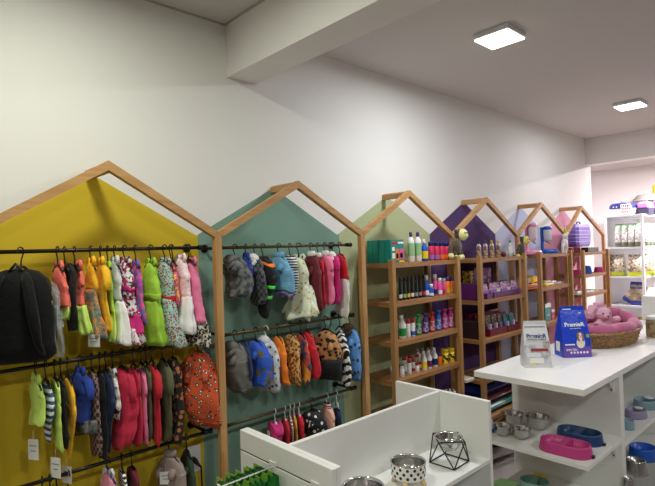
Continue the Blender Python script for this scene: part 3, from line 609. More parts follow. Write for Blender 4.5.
for k,u in enumerate((444.5,450.8)): bottle(u,349.2-1.2*k,6.2,z,YR,'canister',C['yellow'],C['yellow'],mat('label_wipes',(240,210,30),.5,pat='blotch',c2=(30,30,30),scale=60),'yellow wipes canister, %s one of the pair'%['left','right'][k],'yellow wipes canisters',name='wipes_canister',name2='canister')
z=Z3[4]
for k,(u,vt) in enumerate(((443,390),(446.5,389),(450,388.5),(454,389))): bottle(u,vt,3.6,z,YR,'spray',C['white'],C['white'],None,'white spray bottle on the lowest shelf showing above the display, %s'%['leftmost','second','third','rightmost'][k],'sprays on the lowest shelf')
bottle(393,364,6,Z3[3],YR+.1,'tube',C['white'],C['white'],C['lblue'],'white tube with blue label behind the left shelf stile',None)
bottle(396,392,7,Z3[4],YR,'round',C['white'],C['lblue'],None,'clear white bottle on the lowest shelf beside the front stile',None)
# --- unit 4
z=Z4[0]
for k,(u,cc,bc) in enumerate(((478.5,'dblue','lpurp'),(485,'dblue','amber'),(491.5,'gold','amber'),(498,'gold','brown'))):
    bottle(u,241-.3*k,5.4,z,YR,'round',mat('glossy_beads_%d'%k,(150,120,90),.35,pat='multi',c2=(200,180,140),c3=(96,80,120),scale=90),C[cc],None,['leftmost speckled bottle with blue cap','second speckled bottle with blue cap','left speckled bottle with gold cap','right speckled bottle with gold cap'][k],'speckled bottles on the purple bay top shelf')
bottle(510,240,5,z,YR,'round',mat('clear_bottle',(200,214,206),.15),C['green'],C['white'],'clear bottle with green cap beside the plush monkey',None)
MB().ball((0,0,.02),.02).build('rubber_ball',C['dred'],None,loc=(X_(505),YR,H+z)); tag(bpy.data.objects['rubber_ball'],'small dark red ball by the green capped bottle','ball')
z=Z4[1]; zz=H+z
xa,xb=U4[0]+.035,U4[1]-.04
hh=onX(466,284,U4[0]+.04).z-zz
carton(X_(485.5,275),X_(502,275),1.99,2.06,zz+.001,onY(493,267,1.99).z-zz,C['dpurp'],'upright plum carton with pale lettering on the purple bay','carton',None,face=[(C['lpurp'],.1,.7,.62,.72),(C['lpurp'],.2,.6,.52,.56),(C['yellow'],-.18,-.02,.3,.9)] if 0 else [(C['lpurp'],.1,.7,.62,.72),(C['lpurp'],.2,.6,.5,.55),(mat('box_side_print',(200,150,160),.5,pat='noise',c2=(120,50,110),scale=60),.8,1,.05,.98)])
carton(X_(481,275),X_(484.8,275),1.99,2.05,zz+.001,onY(483,270,1.99).z-zz,mat('yellow_black_print',(226,190,40),.5,pat='noise',c2=(60,50,40),scale=60),'narrow yellow and black carton left of the plum carton','carton')
carton(U4[0]+.033,U4[0]+.1,1.875,2.055,zz+.001,.115,C['dpurp'],'plum display tray seen from its side at the left stile','carton')
# display trays with sachets
def tray(x0,x1,y0,y1,z0,m,label,sachm,n,sl,group,h=.09):
    e_=empty('display_tray',(x0,y0,z0),label,'display tray'); w=x1-x0; d=y1-y0
    MB().box(0,w,0,.003,0,h*.42).build('front_flap',m,e_); MB().box(0,w,d-.003,d,0,h*1.15).build('back_flap',m,e_)
    MB().box(0,w,.0035,d-.0035,0,.002).build('tray_floor',m,e_)
    for xx in(0,w-.003): MB().prism([(0,0),(.003,0),(.003,h*.42),(0,h*.42)],.0035,d-.0035).move(Matrix.Translation((xx,0,0))).build('side_flap',m,e_)
    for k in range(n):
        xx=x0+.012+(w-.024)*(k+.5)/n; sm=sachm[k%len(sachm)]
        s_=empty('treat_sachet',(xx,y0+.03+.012*(k%2),z0+.004),sl%['first','second','third','fourth','fifth','sixth'][k],'sachet',group)
        hw_=w/n*.46; lean=.02
        MB().loft([[(-hw_,-.001+q,zz_),(hw_,-.001+q,zz_),(hw_,.001+q+t,zz_),(-hw_,.001+q+t,zz_)] for q,t,zz_ in((0,.0,0),(.0,.014,.02),(.006,.016,h*.6),(.014,.004,h*1.0),(.015,.0,h*1.1))]).build('pouch',sm,s_)
        MB().box(-hw_*.7,hw_*.7,-.004,-.0025,.03,h*.6).build('pouch_print',C['white'] if k%2 else C['lpurp'],s_)
sach=[mat('sachet_print',(150,70,140),.35,pat='noise',c2=(226,200,216),scale=70)]
tray(X_(484),X_(489.5),1.875,2.0,zz+.001,C['dpurp'],'small plum display tray at the left stile holding one sachet',sach,1,'single sachet in the small plum tray, %s','sachets in the small tray')
tray(X_(491),X_(519,290),1.875,2.0,zz+.001,C['dpurp'],'wide plum display tray with upright sachets',sach,5,'purple sachet in the wide plum tray, %s from the left','sachets in the wide plum tray')
z=Z4[2]; zz=H+z
carton(U4[0]+.033,U4[0]+.12,1.88,2.055,zz+.001,.125,mat('dark_brown_carton',(52,34,34),.4),'dark brown carton with gold lettering beside the left stile','carton',face=[(C['gold'],.2,.8,.55,.62),(C['gold'],.2,.7,.15,.2)])
snk=[mat('snack_dark',(60,44,40),.3,pat='noise',c2=(170,140,120),scale=50),mat('snack_brown',(90,60,50),.3,pat='noise',c2=(200,190,180),scale=60)]
tray(X_(487,330),X_(504,330),1.875,2.0,zz+.001,C['dred'],'dark red tray of brown snack packets on the third shelf',snk,5,'brown snack packet in the dark red tray, %s from the left','brown snack packets',h=.125)
tray(X_(505,330),X_(518,330),1.875,2.0,zz+.001,C['dred'],'dark red tray of teal snack packets on the third shelf',[mat('snack_teal',(40,150,150),.3,pat='noise',c2=(60,70,80),scale=60)],4,'teal snack packet in the right tray, %s from the left','teal snack packets',h=.11)
carton(X_(485,330),X_(515,330),2.02,2.06,zz+.001,.15,C['dred'],'long dark red backing carton behind the snack trays','carton')
z=Z4[3]; carton(X_(466,370),X_(474,370),1.9,2.0,H+z+.001,.02,C['cream'],'flat cream packet on the fourth shelf left of centre','packet')
carton(X_(478,370),X_(486,370),1.9,2.0,H+z+.001,.02,C['brown'],'flat brown packet on the fourth shelf behind the counter corner','packet')
z=Z4[4]; zz=H+z
for k,(m,nm) in enumerate(((C['teal'],'teal'),(mat('maroon_cloth',(110,26,44),.8),'maroon'),(mat('royal_cloth',(24,50,150),.8),'royal blue'))):
    pz=zz+.001+.068*k; e_=empty('pet_cushion',(3.44,1.97,pz),'folded %s pet cushion, %s of the stack on the lowest shelf'%(nm,['bottom','middle','top'][k]),'cushion','folded cushions on the lowest shelf')
    MB().box(-.29,.29,-.09,.09,0,.062,.02).build('cushion_body',m,e_); MB().tube([(-.28,-.091,.031),(.28,-.091,.031)],.003,6).build('piping',C['grey'],e_)
# --- unit 5
z=Z5[0]; zz=H+z
def fountain(u,ub,vt,m,m2,label,yy=1.93):
    x=X_(ub,250,yy); e_=empty('pet_water_feeder',(x,yy,zz),label,'pet drinker','water feeders on the top shelf'); r=.075
    MB().lathe([(r,0),(r*1.04,.01),(r*.96,.03),(r*.85,.036),(r*.8,.02),(r*.5,.016)],n=24,sx=1.15,cap1=True).build('bowl_base',m,e_)
    xt=X_(u,250,yy)-x; top=onY(u,vt,yy).z-zz
    MB().box(xt-.018,xt+.018,.02,.04,.02,top,.006).build('back_post',m,e_)
    MB().lathe([(.012,top*.42),(.03,top*.5),(.034,top*.55),(.034,top*.92),(.028,top*.97)],c=(xt+.012,-.012,0),n=18).build('water_tank',m2,e_)
    MB().lathe([(.036,top*.9),(.036,top*1.0),(.02,top*1.03)],c=(xt+.012,-.012,0),n=18).build('tank_cap',m,e_)
    MB().tube([(xt+.012,-.012,top*.42),(xt+.03,-.03,top*.36)],.006,8).build('nozzle',C['grey'],e_)
fountain(531,532,224,pl('baby_pink',(236,150,190)),pl('pale_tank',(220,206,214),rough=.15),'pink pet water feeder with pale tank on the top shelf')
fountain(546,549,227,C['blue'],pl('grey_tank',(190,200,214),rough=.15),'blue pet water feeder with grey tank on the top shelf',1.96)
z=Z5[1]; zz=H+z
cols5=[('orange','orange carton leaning at the left end of the second shelf'),('white','white carton under the yellow one'),('yellow','yellow carton with black print'),('orange','low orange box in the middle of the second shelf'),('cream','cream carton right of the front stile'),('yellow','low yellow box beside the cream carton'),('white','white carton before the small jars')]
us=[(523,527.5,276,.03),(528,533,278,.02),(533.5,538,276,0),(525,541,284.5,-.05),(545,551,281,0),(546,554,286,-.045),(551.5,556.5,281,0)]
for k,((cn,lb),(ua,ub,vt,dy)) in enumerate(zip(cols5,us)):
    y0=1.93+dy; x0=X_(ua,282,y0); x1=X_(ub,282,y0); hh=onY((ua+ub)/2,vt,y0).z-zz-.001
    carton(x0+.002,x1-.002,y0,y0+(.04 if dy<0 else .08 if dy<.02 else .06),zz+.001,max(.02,hh),C[cn],lb,'carton','small cartons on the second shelf of the drinker unit',face=[(C['dblue'] if cn!='yellow' else C['black'],.15,.85,.3,.5)])
for k,u in enumerate((557.5,559.8,562.2)): bottle(u,281,2.3,z,1.93,'canister',C['white'],[C['dred'],C['green'],C['dblue']][k],None,'tiny white jar with %s lid on the second shelf'%['dark red','green','blue'][k],'tiny jars',name='small_jar',name2='jar')
z=Z5[2]
for k,(ua,ub,vt) in enumerate(((543.5,549.5,304),(550,553,310))):
    x0=X_(ua,315); x1=X_(ub,315); carton(x0,x1-.003,1.885,1.95,H+z+.001,onY(ua,vt,1.9).z-H-z,C['teal'] if k==0 else C['rose'],['tall blue green packet with white top on the third shelf','small rose packet right of the blue green one'][k],'packet',face=[(C['white'],0,1,.78,1),(C['lblue'],.2,.8,.3,.4)])
# --- unit 6
z=Z6[0]; zz=H+z
def soft(name,rings,m,e_,sm=True): return MB().loft(rings,sm).build(name,m,e_)
x=X_(578,236,1.97); ht=onY(579,223.5,1.9).z-zz-.055; wv=.5*(X_(590.5,236,1.95)-X_(571,236,1.95))*.80
e_=empty('pet_carrier',(x+.03,1.975,zz+.052),'purple ribbed plastic pet carrier on the top shelf of the farthest unit','pet carrier')
lil=pl('violet_plastic',(140,116,208))
def rr(w,d,z_,c=.25): return [(w*sx,d*sy,z_) for sx,sy in((-1,-1+c),(-1+c,-1),(1-c,-1),(1,-1+c),(1,1-c),(1-c,1),(-1+c,1),(-1,1-c))]
d=.06
MB().loft([rr(wv*.78,d*.8,0),rr(wv*.92,d*.95,ht*.12),rr(wv,d,ht*.5),rr(wv*.96,d*.96,ht*.86),rr(wv*.8,d*.8,ht)]).build('shell',lil,e_)
for t,s in((.22,.97),(.38,1.0),(.52,1.025),(.68,1.0)): MB().loft([rr(wv*s,d*s,ht*t),rr(wv*s*1.02,d*s*1.02,ht*(t+.015)),rr(wv*s,d*s,ht*(t+.03))]).build('rib',pl('pale_violet_plastic',(164,144,222)),e_)
MB().tube([(-.04,0,ht*.98),(-.04,0,ht*1.1),(.04,0,ht*1.1),(.04,0,ht*.98)],.007,8).build('carry_handle',lil,e_)
def bowl_(x,y,z,r,h,m,label,name='pet_bowl',group=None,inner=None,flare=.8):
    e_=empty(name,(x,y,z),label,'bowl',group)
    MB().lathe([(r,0),(r*1.0,h*.1),(r*flare,h*.9),(r*flare,h),(r*(flare-.06),h),(r*(flare-.14),h*.4),(r*.4,h*.3)],n=28).build('bowl_shell',m,e_)
    if inner: MB().lathe([(r*(flare-.065),h*1.01),(r*(flare-.08),h*.98),(r*(flare-.14),h*.5),(r*.4,h*.42)],n=28).build('bowl_liner',inner,e_)
    return e_
for k,(u,nm) in enumerate(((571,'left'),(578.5,'right'))): bowl_(X_(u,250,1.91),1.93,zz+.001,.045,.05,C['dred'],'dark red pet bowl under the purple carrier, %s one'%nm,group='red bowls under the carrier')
x0=X_(586.5,250); carton(x0,X_(597,250),1.885,1.95,zz+.001,.045,C['black'],'small black box at the right end of the top shelf','box')
z=Z6[1]; zz=H+z
bowl_(X_(577,274,1.93),1.93,zz+.001,.052,.045,C['magenta'],'pink pet bowl at the left of the second shelf, farthest unit')
for k,(u,m,nm) in enumerate(((585,C['blue'],'blue pet bowl stacked taller in the middle'),(590,C['blue'],'second blue pet bowl beside the magenta one'),(596.5,C['magenta'],'magenta pet bowl at the right end of the shelf'))): bowl_(X_(u,272,1.93),1.91+.05*(k%2),zz+.001,.045,.07 if k<2 else .05,m,nm)
z=Z6[2]; zz=H+z
for k,(u,vt,m) in enumerate(((579,291.5,'white'),(588,291,'lblue'),(592,291,'cream'),(597,290,'green'))): carton(X_(u-3,295,1.9),X_(u+1.2,295,1.9),1.885,1.96,zz+.001,onY(u,vt,1.89).z-zz,C[m],['round white pack at the left of the third shelf','pale blue pack right of the middle stile','cream pack left of the green one','green pack at the right end of the third shelf'][k],'packet','packs on the third shelf of the farthest unit',face=[(C['white'],.1,.9,.3,.7)])
# --- plush animals on the posts
def remesh(o,v,disp=0):
    m=o.modifiers.new('fuse','REMESH'); m.mode='VOXEL'; m.voxel_size=v; m.use_smooth_shade=True
    if disp:
        t=bpy.data.textures.new('fuzz','CLOUDS'); t.noise_scale=.012; d=o.modifiers.new('fuzz','DISPLACE'); d.texture=t; d.strength=disp; d.mid_level=.5
mbrown=mat('brown_plush',(84,66,48),.95,sheen=.4,bump=.8,bscale=150); mcream=mat('cream_plush',(226,222,150),.95,sheen=.4,bump=.5,bscale=150)
def monkey(x,z,label,s=1.0,facem=mcream):
    y=1.862
    e_=empty('plush_monkey',(x,y,z),label,'plush toy','plush monkeys hugging the posts')
    m=MB(); m.ball((0,0,-.045*s),.036*s,sq=(1,.8,1.15)); m.ball((.03*s,-.01,.02*s),.033*s,sq=(1,.95,1))
    m.ball((.0,0,.04*s),.012*s); m.ball((.055*s,.02,.04*s),.012*s)
    m.tube([(-.02*s,0,-.02*s),(-.05*s,.005,-.05*s),(-.062*s,0,-.09*s)],[.014*s,.012*s,.012*s],8)
    m.tube([(.02*s,0,-.03*s),(.045*s,.005,-.06*s),(.046*s,0,-.10*s)],[.014*s,.012*s,.012*s],8)
    m.tube([(-.01*s,0,-.06*s),(-.02*s,.0,-.08*s),(-.016*s,0,-.10*s)],[.015*s,.013*s,.012*s],8)
    m.tube([(.015*s,0,-.06*s),(.02*s,.0,-.08*s),(.022*s,0,-.10*s)],[.015*s,.013*s,.012*s],8)
    o=m.build('plush_body',mbrown,e_); remesh(o,.005,.004)
    f=MB().ball((.034*s,-.022*s,.018*s),.035*s,sq=(1,.8,1)).build('face',facem,e_)
    for dx in(-.008,.012): MB().ball((.034*s+dx*s-.01*s,-.050*s,.028*s),.004*s,8,6).build('eye',BLK,f)
    MB().ball((.034*s,-.05*s,.010*s),.009*s,8,6).build('muzzle',facem,f)
    for px_,pz_ in((-.062,-.10),(.046,-.11)): MB().ball((px_*s,-.004,pz_*s),.017*s).build('hand',facem,e_)
    for px_,pz_ in((-.016,-.112),(.022,-.112)): MB().ball((px_*s,-.006,pz_*s),.016*s).build('foot',facem,e_)
p=onY(456,238,1.862); monkey(p.x,p.z,'dark brown plush monkey with cream face clinging to the post before the purple gable',1.15)
p=onY(521,243,1.862); monkey(p.x,p.z,'brown plush monkey with yellow face clinging to the post before the blue gable',1.0,mat('yellow_plush',(226,216,110),.95,bump=.5,bscale=150))
p=onY(564.5,240,1.862); e_=empty('plush_bunny',(p.x,1.862,p.z),'white plush bunny with yellow ears on the post before the pink gable','plush toy')
wp=mat('white_plush',(230,228,222),.95,bump=.6,bscale=150)
o=MB().ball((0,0,-.03),.035,sq=(.9,.8,1.3)).ball((.008,0,.03),.028).tube([(-.02,0,-.03),(-.045,0,-.06),(-.045,0,-.12)],.012,8).tube([(.0,0,-.06),(.01,0,-.1),(.01,0,-.14)],.013,8).build('plush_body',wp,e_); remesh(o,.005,.003)
yp=MC['yellow_plush']
MB().tube([(.015,0,.05),(.02,0,.09),(.012,0,.12)],[.009,.011,.004],8).tube([(.02,0,.045),(.06,0,.06),(.085,0,.056)],[.009,.011,.004],8).build('ears',yp,e_)
for dx in(0,.018): MB().ball((dx,-.027,.034),.004,8,6).build('eye',BLK,e_)
# hanging clear toy bottle in the farthest unit
# ---------------------------------------------------------------- foreground display (gondola)
zg=H-.65
def wbox(mb,nm,e_,m=WHITEM): return mb.build(nm,m,e_)
e_=empty('display_stand',(1.46,1.36,0),'low white display stand in the foreground with slatted end panel and middle divider','display stand'); T=Matrix.Translation((-1.46,-1.36,0))
def gb(nm,x0,x1,y0,y1,z0,z1,m=WHITEM,bev=.0012): return MB().box(x0,x1,y0,y1,z0,z1,bev).move(T).build(nm,m,e_)
brn=mat('brown_slot',(88,58,46),.5)
XL=1.012; XR=1.917; YN=1.105; YF=1.60
zsh=H-.885
# slatted end panel: boards between brown slots
zt=zg; zb=[.073,.17,.27,.37,.47,.57,.67,.77,.87]
prev=zt
for k,b_ in enumerate(zb):
    z1=zt-b_
    gb('panel_board',XL,XL+.017,YN,YF,z1+.003,prev)
    gb('slot_channel',XL+.005,XL+.0165,YN+.001,YF-.001,z1-.003,z1+.003,brn,0); prev=z1-.003
gb('panel_back',XL+.018,XL+.036,YN,YF,0.02,zg)
gb('end_panel',XR-.02,XR,YN,YF,0.02,zg)
gb('divider',XL+.036,XR-.02,1.345,1.363,.12,zg-.001)
gb('shelf',XL+.036,XR-.02,YN+.0,1.345,zsh-.018,zsh); gb('rear_shelf',XL+.036,XR-.02,1.363,YF,zsh-.018,zsh)
gb('lower_shelf',XL+.036,XR-.02,YN,1.345,H-1.25,H-1.232); gb('plinth',XL+.02,XR-.01,YN+.03,YF-.03,0,.1)
gb('bay_lining',XL+.036,XR-.021,1.335,1.3445,H-1.23,zsh-.019,mat('pale_blue_lining',(176,186,214),.6),0)
for zz_ in(-.70,-.757,-.83,-.90,-.97): MB().box(XR+.0005,XR+.008,YN+.005,YN+.016,H+zz_-.006,H+zz_+.005,.001).move(T).build('red_clip',C['red'],e_)
# euro hooks with green packets
grn=mat('green_packet',(44,120,54),.35,pat='blotch',c2=(20,78,42),c3=(120,170,60),scale=22); dgr=mat('dark_green_packet',(20,80,46),.35,pat='noise',c2=(40,120,60),scale=30)
def hook(y,z,label,L_=.17):
    e=empty('display_hook',(XL,y,z),label,'display hook','white hooks on the slatted panel')
    MB().box(-.004,0,-.018,.018,-.022,.014,.001).build('hook_plate',WPL,e)
    MB().tube([(-.004,0,-.004),(-L_,0,-.004),(-L_-.012,0,.008)],.003,8).build('hook_prong',WPL,e)
ys=onX(266,463.5,XL); yh=ys.y
zs_=zt-.073
hook(1.40,zs_-.0,'white display hook carrying the green packets',.2); hook(1.185,zs_,'empty white display hook nearest the front corner',.06)
for k in range(7):
    xx=XL-.03-.024*k
    e=empty('treat_packet',(xx,1.40,zs_-.014),'green treat packet hanging on the display hook, %s from the panel'%['first','second','third','fourth','fifth','sixth','seventh'][k],'packet','green treat packets on the hook',.12*math.sin(k*2.1))
    hw_=.072; h=.2
    MB().loft([[(-a,-w_,z_),(a,-w_,z_),(a,w_,z_),(-a,w_,z_)] for a,w_,z_ in((.0008,hw_,.012),(.001,hw_,-.008),(.007,hw_*.96,-.04),(.009,hw_*.96,-.11),(.001,hw_,-h))]).build('pouch',grn,e)
    MB().box(-.0095,-.0088,-.045,.045,-.035,-.012).build('header_print',dgr if k%2 else C['lgreen'],e)
    if k==6: text(e,'snack',.028,(-.0105,0,-.075),(PI/2,0,-PI/2),C['white'])
# bowls on the stand
p=onZ(408,466,zsh+.06)
def dog_bowl(u,v,rp,label,dotted=True,legs=True):
    hgt=.055; base=.028 if legs else 0
    p=onZ(u,v-3,zsh+base+hgt); r=1.05*rp/ppm(p.x,p.y)
    e=empty('pet_bowl',(p.x,p.y,zsh),label,'bowl')
    m=mat('white_ceramic',(236,234,228),.35)
    b=MB().lathe([(r*.9,base),(r*.97,base+.006),(r,base+hgt*.95)],n=40,cap1=False).build('bowl_shell',m,e)
    MB().lathe([(r*1.0,base+hgt*.94),(r*1.04,base+hgt),(r*1.03,base+hgt*1.03),(r*.97,base+hgt*1.02),(r*.94,base+hgt*.97),(r*.92,base+hgt*.8),(r*.90,base+hgt*.3),(r*.84,base+hgt*.16),(r*.5,base+hgt*.12)],n=40,cap0=False).build('steel_insert',STEEL,e)
    if dotted:
        for row,zz_ in enumerate((.25,.53,.8)):
            for k in range(15):
                a=2*PI*(k+.5*(row%2))/15; rr_=r*(.985 if row==0 else 1.0)
                MB().lathe([(.0056,0),(.0056,.0012)],n=10).move(Matrix.Translation((rr_*math.cos(a)*.985,rr_*math.sin(a)*.985,base+hgt*zz_))@Matrix.Rotation(a,4,'Z')@Matrix.Rotation(PI/2,4,'Y')).build('dot',BLK,b)
    if legs:
        for k in range(4):
            a=PI/4+k*PI/2-.35; MB().tube([(r*.72*math.cos(a),r*.72*math.sin(a),base+.004),(r*.92*math.cos(a),r*.92*math.sin(a),0)],[.012,.0085],10).build('leg',mat('light_wood_leg',(214,184,140),.5),e)
dog_bowl(408,464,16.5,'white bowl with black dots and wooden legs on the display stand')
dog_bowl(363,489,19.5,'plain steel lined bowl at the bottom edge beside the dotted bowl',False,False)
# geometric wire stand
zb_=zsh+.003
B=[onZ(u,v,zb_) for u,v in((429.5,462),(454,470),(469.4,460.5),(444.7,453.6))]
cB=sum(B,Vector())/4
e=empty('wire_bowl_stand',(cB.x,cB.y,zsh),'black geometric wire stand on the display stand','bowl stand')
hs=.10; T_=[]
Tp=[onZ(u,v,zsh+hs) for u,v in((429.5,431),(437,440.3),(466.4,439.4),(458.5,430))]
# regular square base, square top turned by 45 degrees
rb=sum((b-cB).length for b in B)/4; ab=math.atan2(B[0].y-cB.y,B[0].x-cB.x)
cT=sum(Tp,Vector())/4
Bq=[Vector((rb*math.cos(ab+k*PI/2),rb*math.sin(ab+k*PI/2),.003)) for k in range(4)]
Tq=[Vector((rb*.92*math.cos(ab+PI/4+k*PI/2),rb*.92*math.sin(ab+PI/4+k*PI/2),hs)) for k in range(4)]
for k in range(4):
    MB().tube([Bq[k],Bq[(k+1)%4]],.0026,8).build('base_wire',BLK,e); MB().tube([Tq[k],Tq[(k+1)%4]],.0026,8).build('top_wire',BLK,e)
    MB().tube([Bq[k],Tq[k]],.0026,8).build('side_wire',BLK,e); MB().tube([Bq[(k+1)%4],Tq[k]],.0026,8).build('side_wire',BLK,e)
rw=rb*.68
def steel_bowl(x,y,z,r,h,label,group=None,tilt=None,k='round'):
    e=empty('steel_bowl',(x,y,z),label,'bowl',group)
    MB().lathe([(r*.45,0),(r*.62,h*.06),(r*.86,h*.45),(r*.95,h*.93),(r*1.05,h*.98),(r*1.06,h),(r*1.05,h*1.03),(r*.95,h*1.01),(r*.92,h*.94),(r*.84,h*.5),(r*.72,h*.25),(r*.55,h*.12),(r*.3,h*.09)],n=36).build('bowl_shell',STEEL,e); return e
steel_bowl(cB.x,cB.y,zsh+hs-.045,rw,.05,'steel bowl resting in the black wire stand')
# ---------------------------------------------------------------- counter
zc=H-.65
e_=empty('counter_unit',(3.3,1.15,0),'white counter carcass with end shelves and cubbies under the worktop','counter'); T=Matrix.Translation((-3.3,-1.15,0))
XP=2.80; CY0=.885; CY1=1.43; XE=4.62
wt=MB().box(2.315,4.62,.885,1.425,zc-.03,zc,.0015).build('worktop',WHITEM); wt.data.materials[0]=mat('worktop_laminate',(238,237,232),.3); tag(wt,'white worktop of the counter, under the food bags and basket','worktop')
gb('end_panel',XP,XP+.055,CY0+.012,1.475,0,zc-.0305)
for x0 in(3.68,4.58): gb('upright',x0,x0+.03,CY0+.012,1.42,0,zc-.0305)
gb('back_panel',XP+.055,4.61,1.40,1.418,0.02,zc-.031)
zsA=H-.99; zsB=H-1.30
for nm,z_ in(('end_shelf',zsA),('end_shelf',zsB)): gb(nm,2.33,XP-.001,.885,1.42,z_-.02,z_)
zcu=H-1.035; zcl=H-1.235
for z_ in(zcu,zcl):
    gb('cubby_shelf',XP+.056,3.679,CY0+.012,1.399,z_-.02,z_); gb('cubby_shelf',3.711,4.579,CY0+.012,1.399,z_-.02,z_)
brk=mat('bracket_white',(214,214,214),.4)
for (zz_,yy) in((zc-.031,.93),(zsA-.021,.93),(zc-.031,1.36),(zsA-.021,1.36)):
    MB().box(XP-.0145,XP-.0005,yy-.008,yy+.008,zz_-.085,zz_-.001).prism([(XP-.08,zz_-.001),(XP-.0005,zz_-.001),(XP-.0005,zz_-.07),(XP-.012,zz_-.07),(XP-.065,zz_-.014),(XP-.08,zz_-.012)],yy-.0015,yy+.0015).move(T).build('bracket',brk,e_)
    MB().lathe([(.004,0),(.004,.003)],n=8).move(T@Matrix.Translation((XP-.017,yy,zz_-.075))@Matrix.Rotation(PI/2,4,'Y')).build('screw_head',BLK,e_)
# food bags on the counter
def food_bag(x,y,w,d,h,rz,label,kind):
    e=empty('food_bag',(x,y,zc),label,'food bag',None,rz)
    base=mat('silver_white_film',(214,214,216),.3,bump=.25,bscale=25) if kind=='w' else mat('royal_blue_film',(28,66,196),.3,bump=.25,bscale=25)
    ws=[(0,w*.97,d),(.04,w,d*1.0),(.35,w*.97,d*.92),(.6,w*.92,d*.62),(.8,w*.87,d*.28),(.92,w*.84,d*.08),(1.,w*.83,.003)]
    rings=[]
    for t,a,b_ in ws:
        ring=[(-a/2,-b_/2),(-a/4,-b_/2*(1.05)),(0,-b_/2*1.08),(a/4,-b_/2*1.05),(a/2,-b_/2),(a/2*(.97 if t<.9 else 1),0),(a/2,b_/2),(0,b_/2),(-a/2,b_/2),(-a/2*(.97 if t<.9 else 1),0)]
        rings.append([(px_,py_,t*h) for px_,py_ in ring])
    MB().loft(rings).build('pouch',base,e)
    def fy(t):  # y of the front face at height t
        for a,b in zip(ws,ws[1:]):
            if a[0]<=t<=b[0]: s=(t-a[0])/(b[0]-a[0]); return -(a[2]+(b[2]-a[2])*s)/2*1.08
        return 0
    def wf(t): return 1 if t<.3 else 1-.17*(t-.3)/.7
    def panel(m,x0,x1,t0,t1,nm='print_panel',off=.0012):
        ts=[t0]+[q[0] for q in ws if t0<q[0]<t1]+[t1]
        v=[];f=[]
        for t in ts: v+=[(x0*w*wf(t),fy(t)-off,t*h),(x1*w*wf(t),fy(t)-off,t*h),(x1*w*wf(t),fy(t)-off+.0008,t*h),(x0*w*wf(t),fy(t)-off+.0008,t*h)]
        mb=MB().loft([v[4*k:4*k+4] for k in range(len(ts))]); return mb.build(nm,m,e)
    def tilt(t): 
        a,b=fy(t-.04),fy(t+.04); return math.atan2((.08*h),(b-a)) # slope angle of the face
    def wr(s,sz,t,xx,m,bold=0,sx=1):
        text(e,s,sz,(xx*w,fy(t)-.0022,t*h),(tilt(t),0,0),m,'printed_word',bold,sx)
    if kind=='w':
        nv=mat('navy_ink',(30,60,130),.5); gy=mat('grey_ink',(90,90,100),.5)
        panel(mat('silver_panel',(168,168,172),.35,pat='noise',c2=(206,206,210),scale=30),-.47,.47,.08,.50,off=.0012)
        panel(mat('red_band',(150,44,60),.4),-.25,.4,.36,.42,off=.0022); panel(C['white'],-.3,.2,.1,.22,off=.002)
        panel(mat('pale_grey_panel',(226,226,228),.4),-.4,.1,.24,.33,off=.002)
        panel(mat('cat_face_panel',(120,112,110),.6,pat='noise',c2=(190,180,172),scale=40),.22,.46,.44,.57,off=.002)
        wr('PremieR',.029,.68,0,nv,.0008); wr('NUTRIÇÃO CLÍNICA',.0105,.605,0,gy,.0002); panel(gy,-.46,.42,.865,.88,off=.0015)
        panel(C['yellow'],-.25,-.12,.07,.11,off=.0026)
    else:
        wt_=C['white']; panel(mat('violet_band',(110,74,176),.4),-.48,.48,.02,.22,off=.0012)
        for k in range(6): 
            MB().lathe([(.0065,0),(.0065,.001)],n=10).move(Matrix.Translation(((-.22+.11*k)*w,fy(.1)-.0018,.1*h))@Matrix.Rotation(PI/2,4,'X')).build('round_icon',wt_,e)
        panel(wt_,-.42,-.08,.245,.27,off=.002)
        wr('PremieR',.0325,.64,-.02,wt_,.0008); wr('SHIH TZU',.014,.155,-.2,wt_,.0003); wr('raças específicas',.010,.57,0,wt_); panel(C['lblue'],.22,.34,.85,.88,off=.002); panel(wt_,-.4,-.05,.93,.95,off=.002)
        # printed portrait of a small brown and white dog
        dogb=mat('print_brown',(140,96,66),.6); dogw=mat('print_white',(230,224,214),.6)
        def disc(cx_,ct,rx,rz_,m,o): 
            MB().lathe([(1,0),(1,.0008)],n=18).move(Matrix.Translation((cx_*w,fy(ct)-o,ct*h))@Matrix.Rotation(tilt(ct)-PI/2,4,'X')@Matrix.Rotation(PI/2,4,'X')@Matrix.Diagonal((rx,rz_,1,1))).build('dog_print',m,e)
        disc(.12,.29,.024,.03,dogw,.003); disc(.12,.42,.022,.024,dogb,.0045); disc(.12,.41,.009,.022,dogw,.0056); disc(.05,.39,.008,.02,dogb,.0052); disc(.2,.39,.008,.02,dogb,.0052); disc(.12,.40,.0035,.003,BLK,.0066); disc(.085,.425,.0025,.0025,BLK,.0062); disc(.155,.425,.0025,.0025,BLK,.0062)
        disc(.38,.42,.010,.012,mat('print_green_seal',(120,160,110),.5),.003)
        # barcode card on the side gusset
        MB().box(-w/2-.0025,-w/2-.0012,-.022,.022,.03,.085).build('barcode_card',PAPER,e)
p=onZ(573,355.5,zc); food_bag(2.61,1.235,.138,.085,.238,-.85,'silver and white dog food bag with navy lettering on the counter','w')
food_bag(p.x,p.y,.165,.10,.282,-.72,'royal blue dog food bag with violet base and small dog picture','b')
# jar on the counter far end
p=onZ(656,337,zc)
e=empty('treat_jar',(p.x,p.y+.0,zc),'glass jar of brown treats at the right edge of the counter','jar')
MB().lathe([(.05,0),(.056,.01),(.056,.10),(.05,.115)],n=28).build('treats_fill',mat('biscuit_mix',(150,130,90),.8,pat='multi',c2=(120,96,70),c3=(170,150,120),scale=50),e)
MB().lathe([(.055,.116),(.055,.135),(.045,.14)],n=28).build('jar_lid',mat('pale_lid',(200,206,196),.3),e)
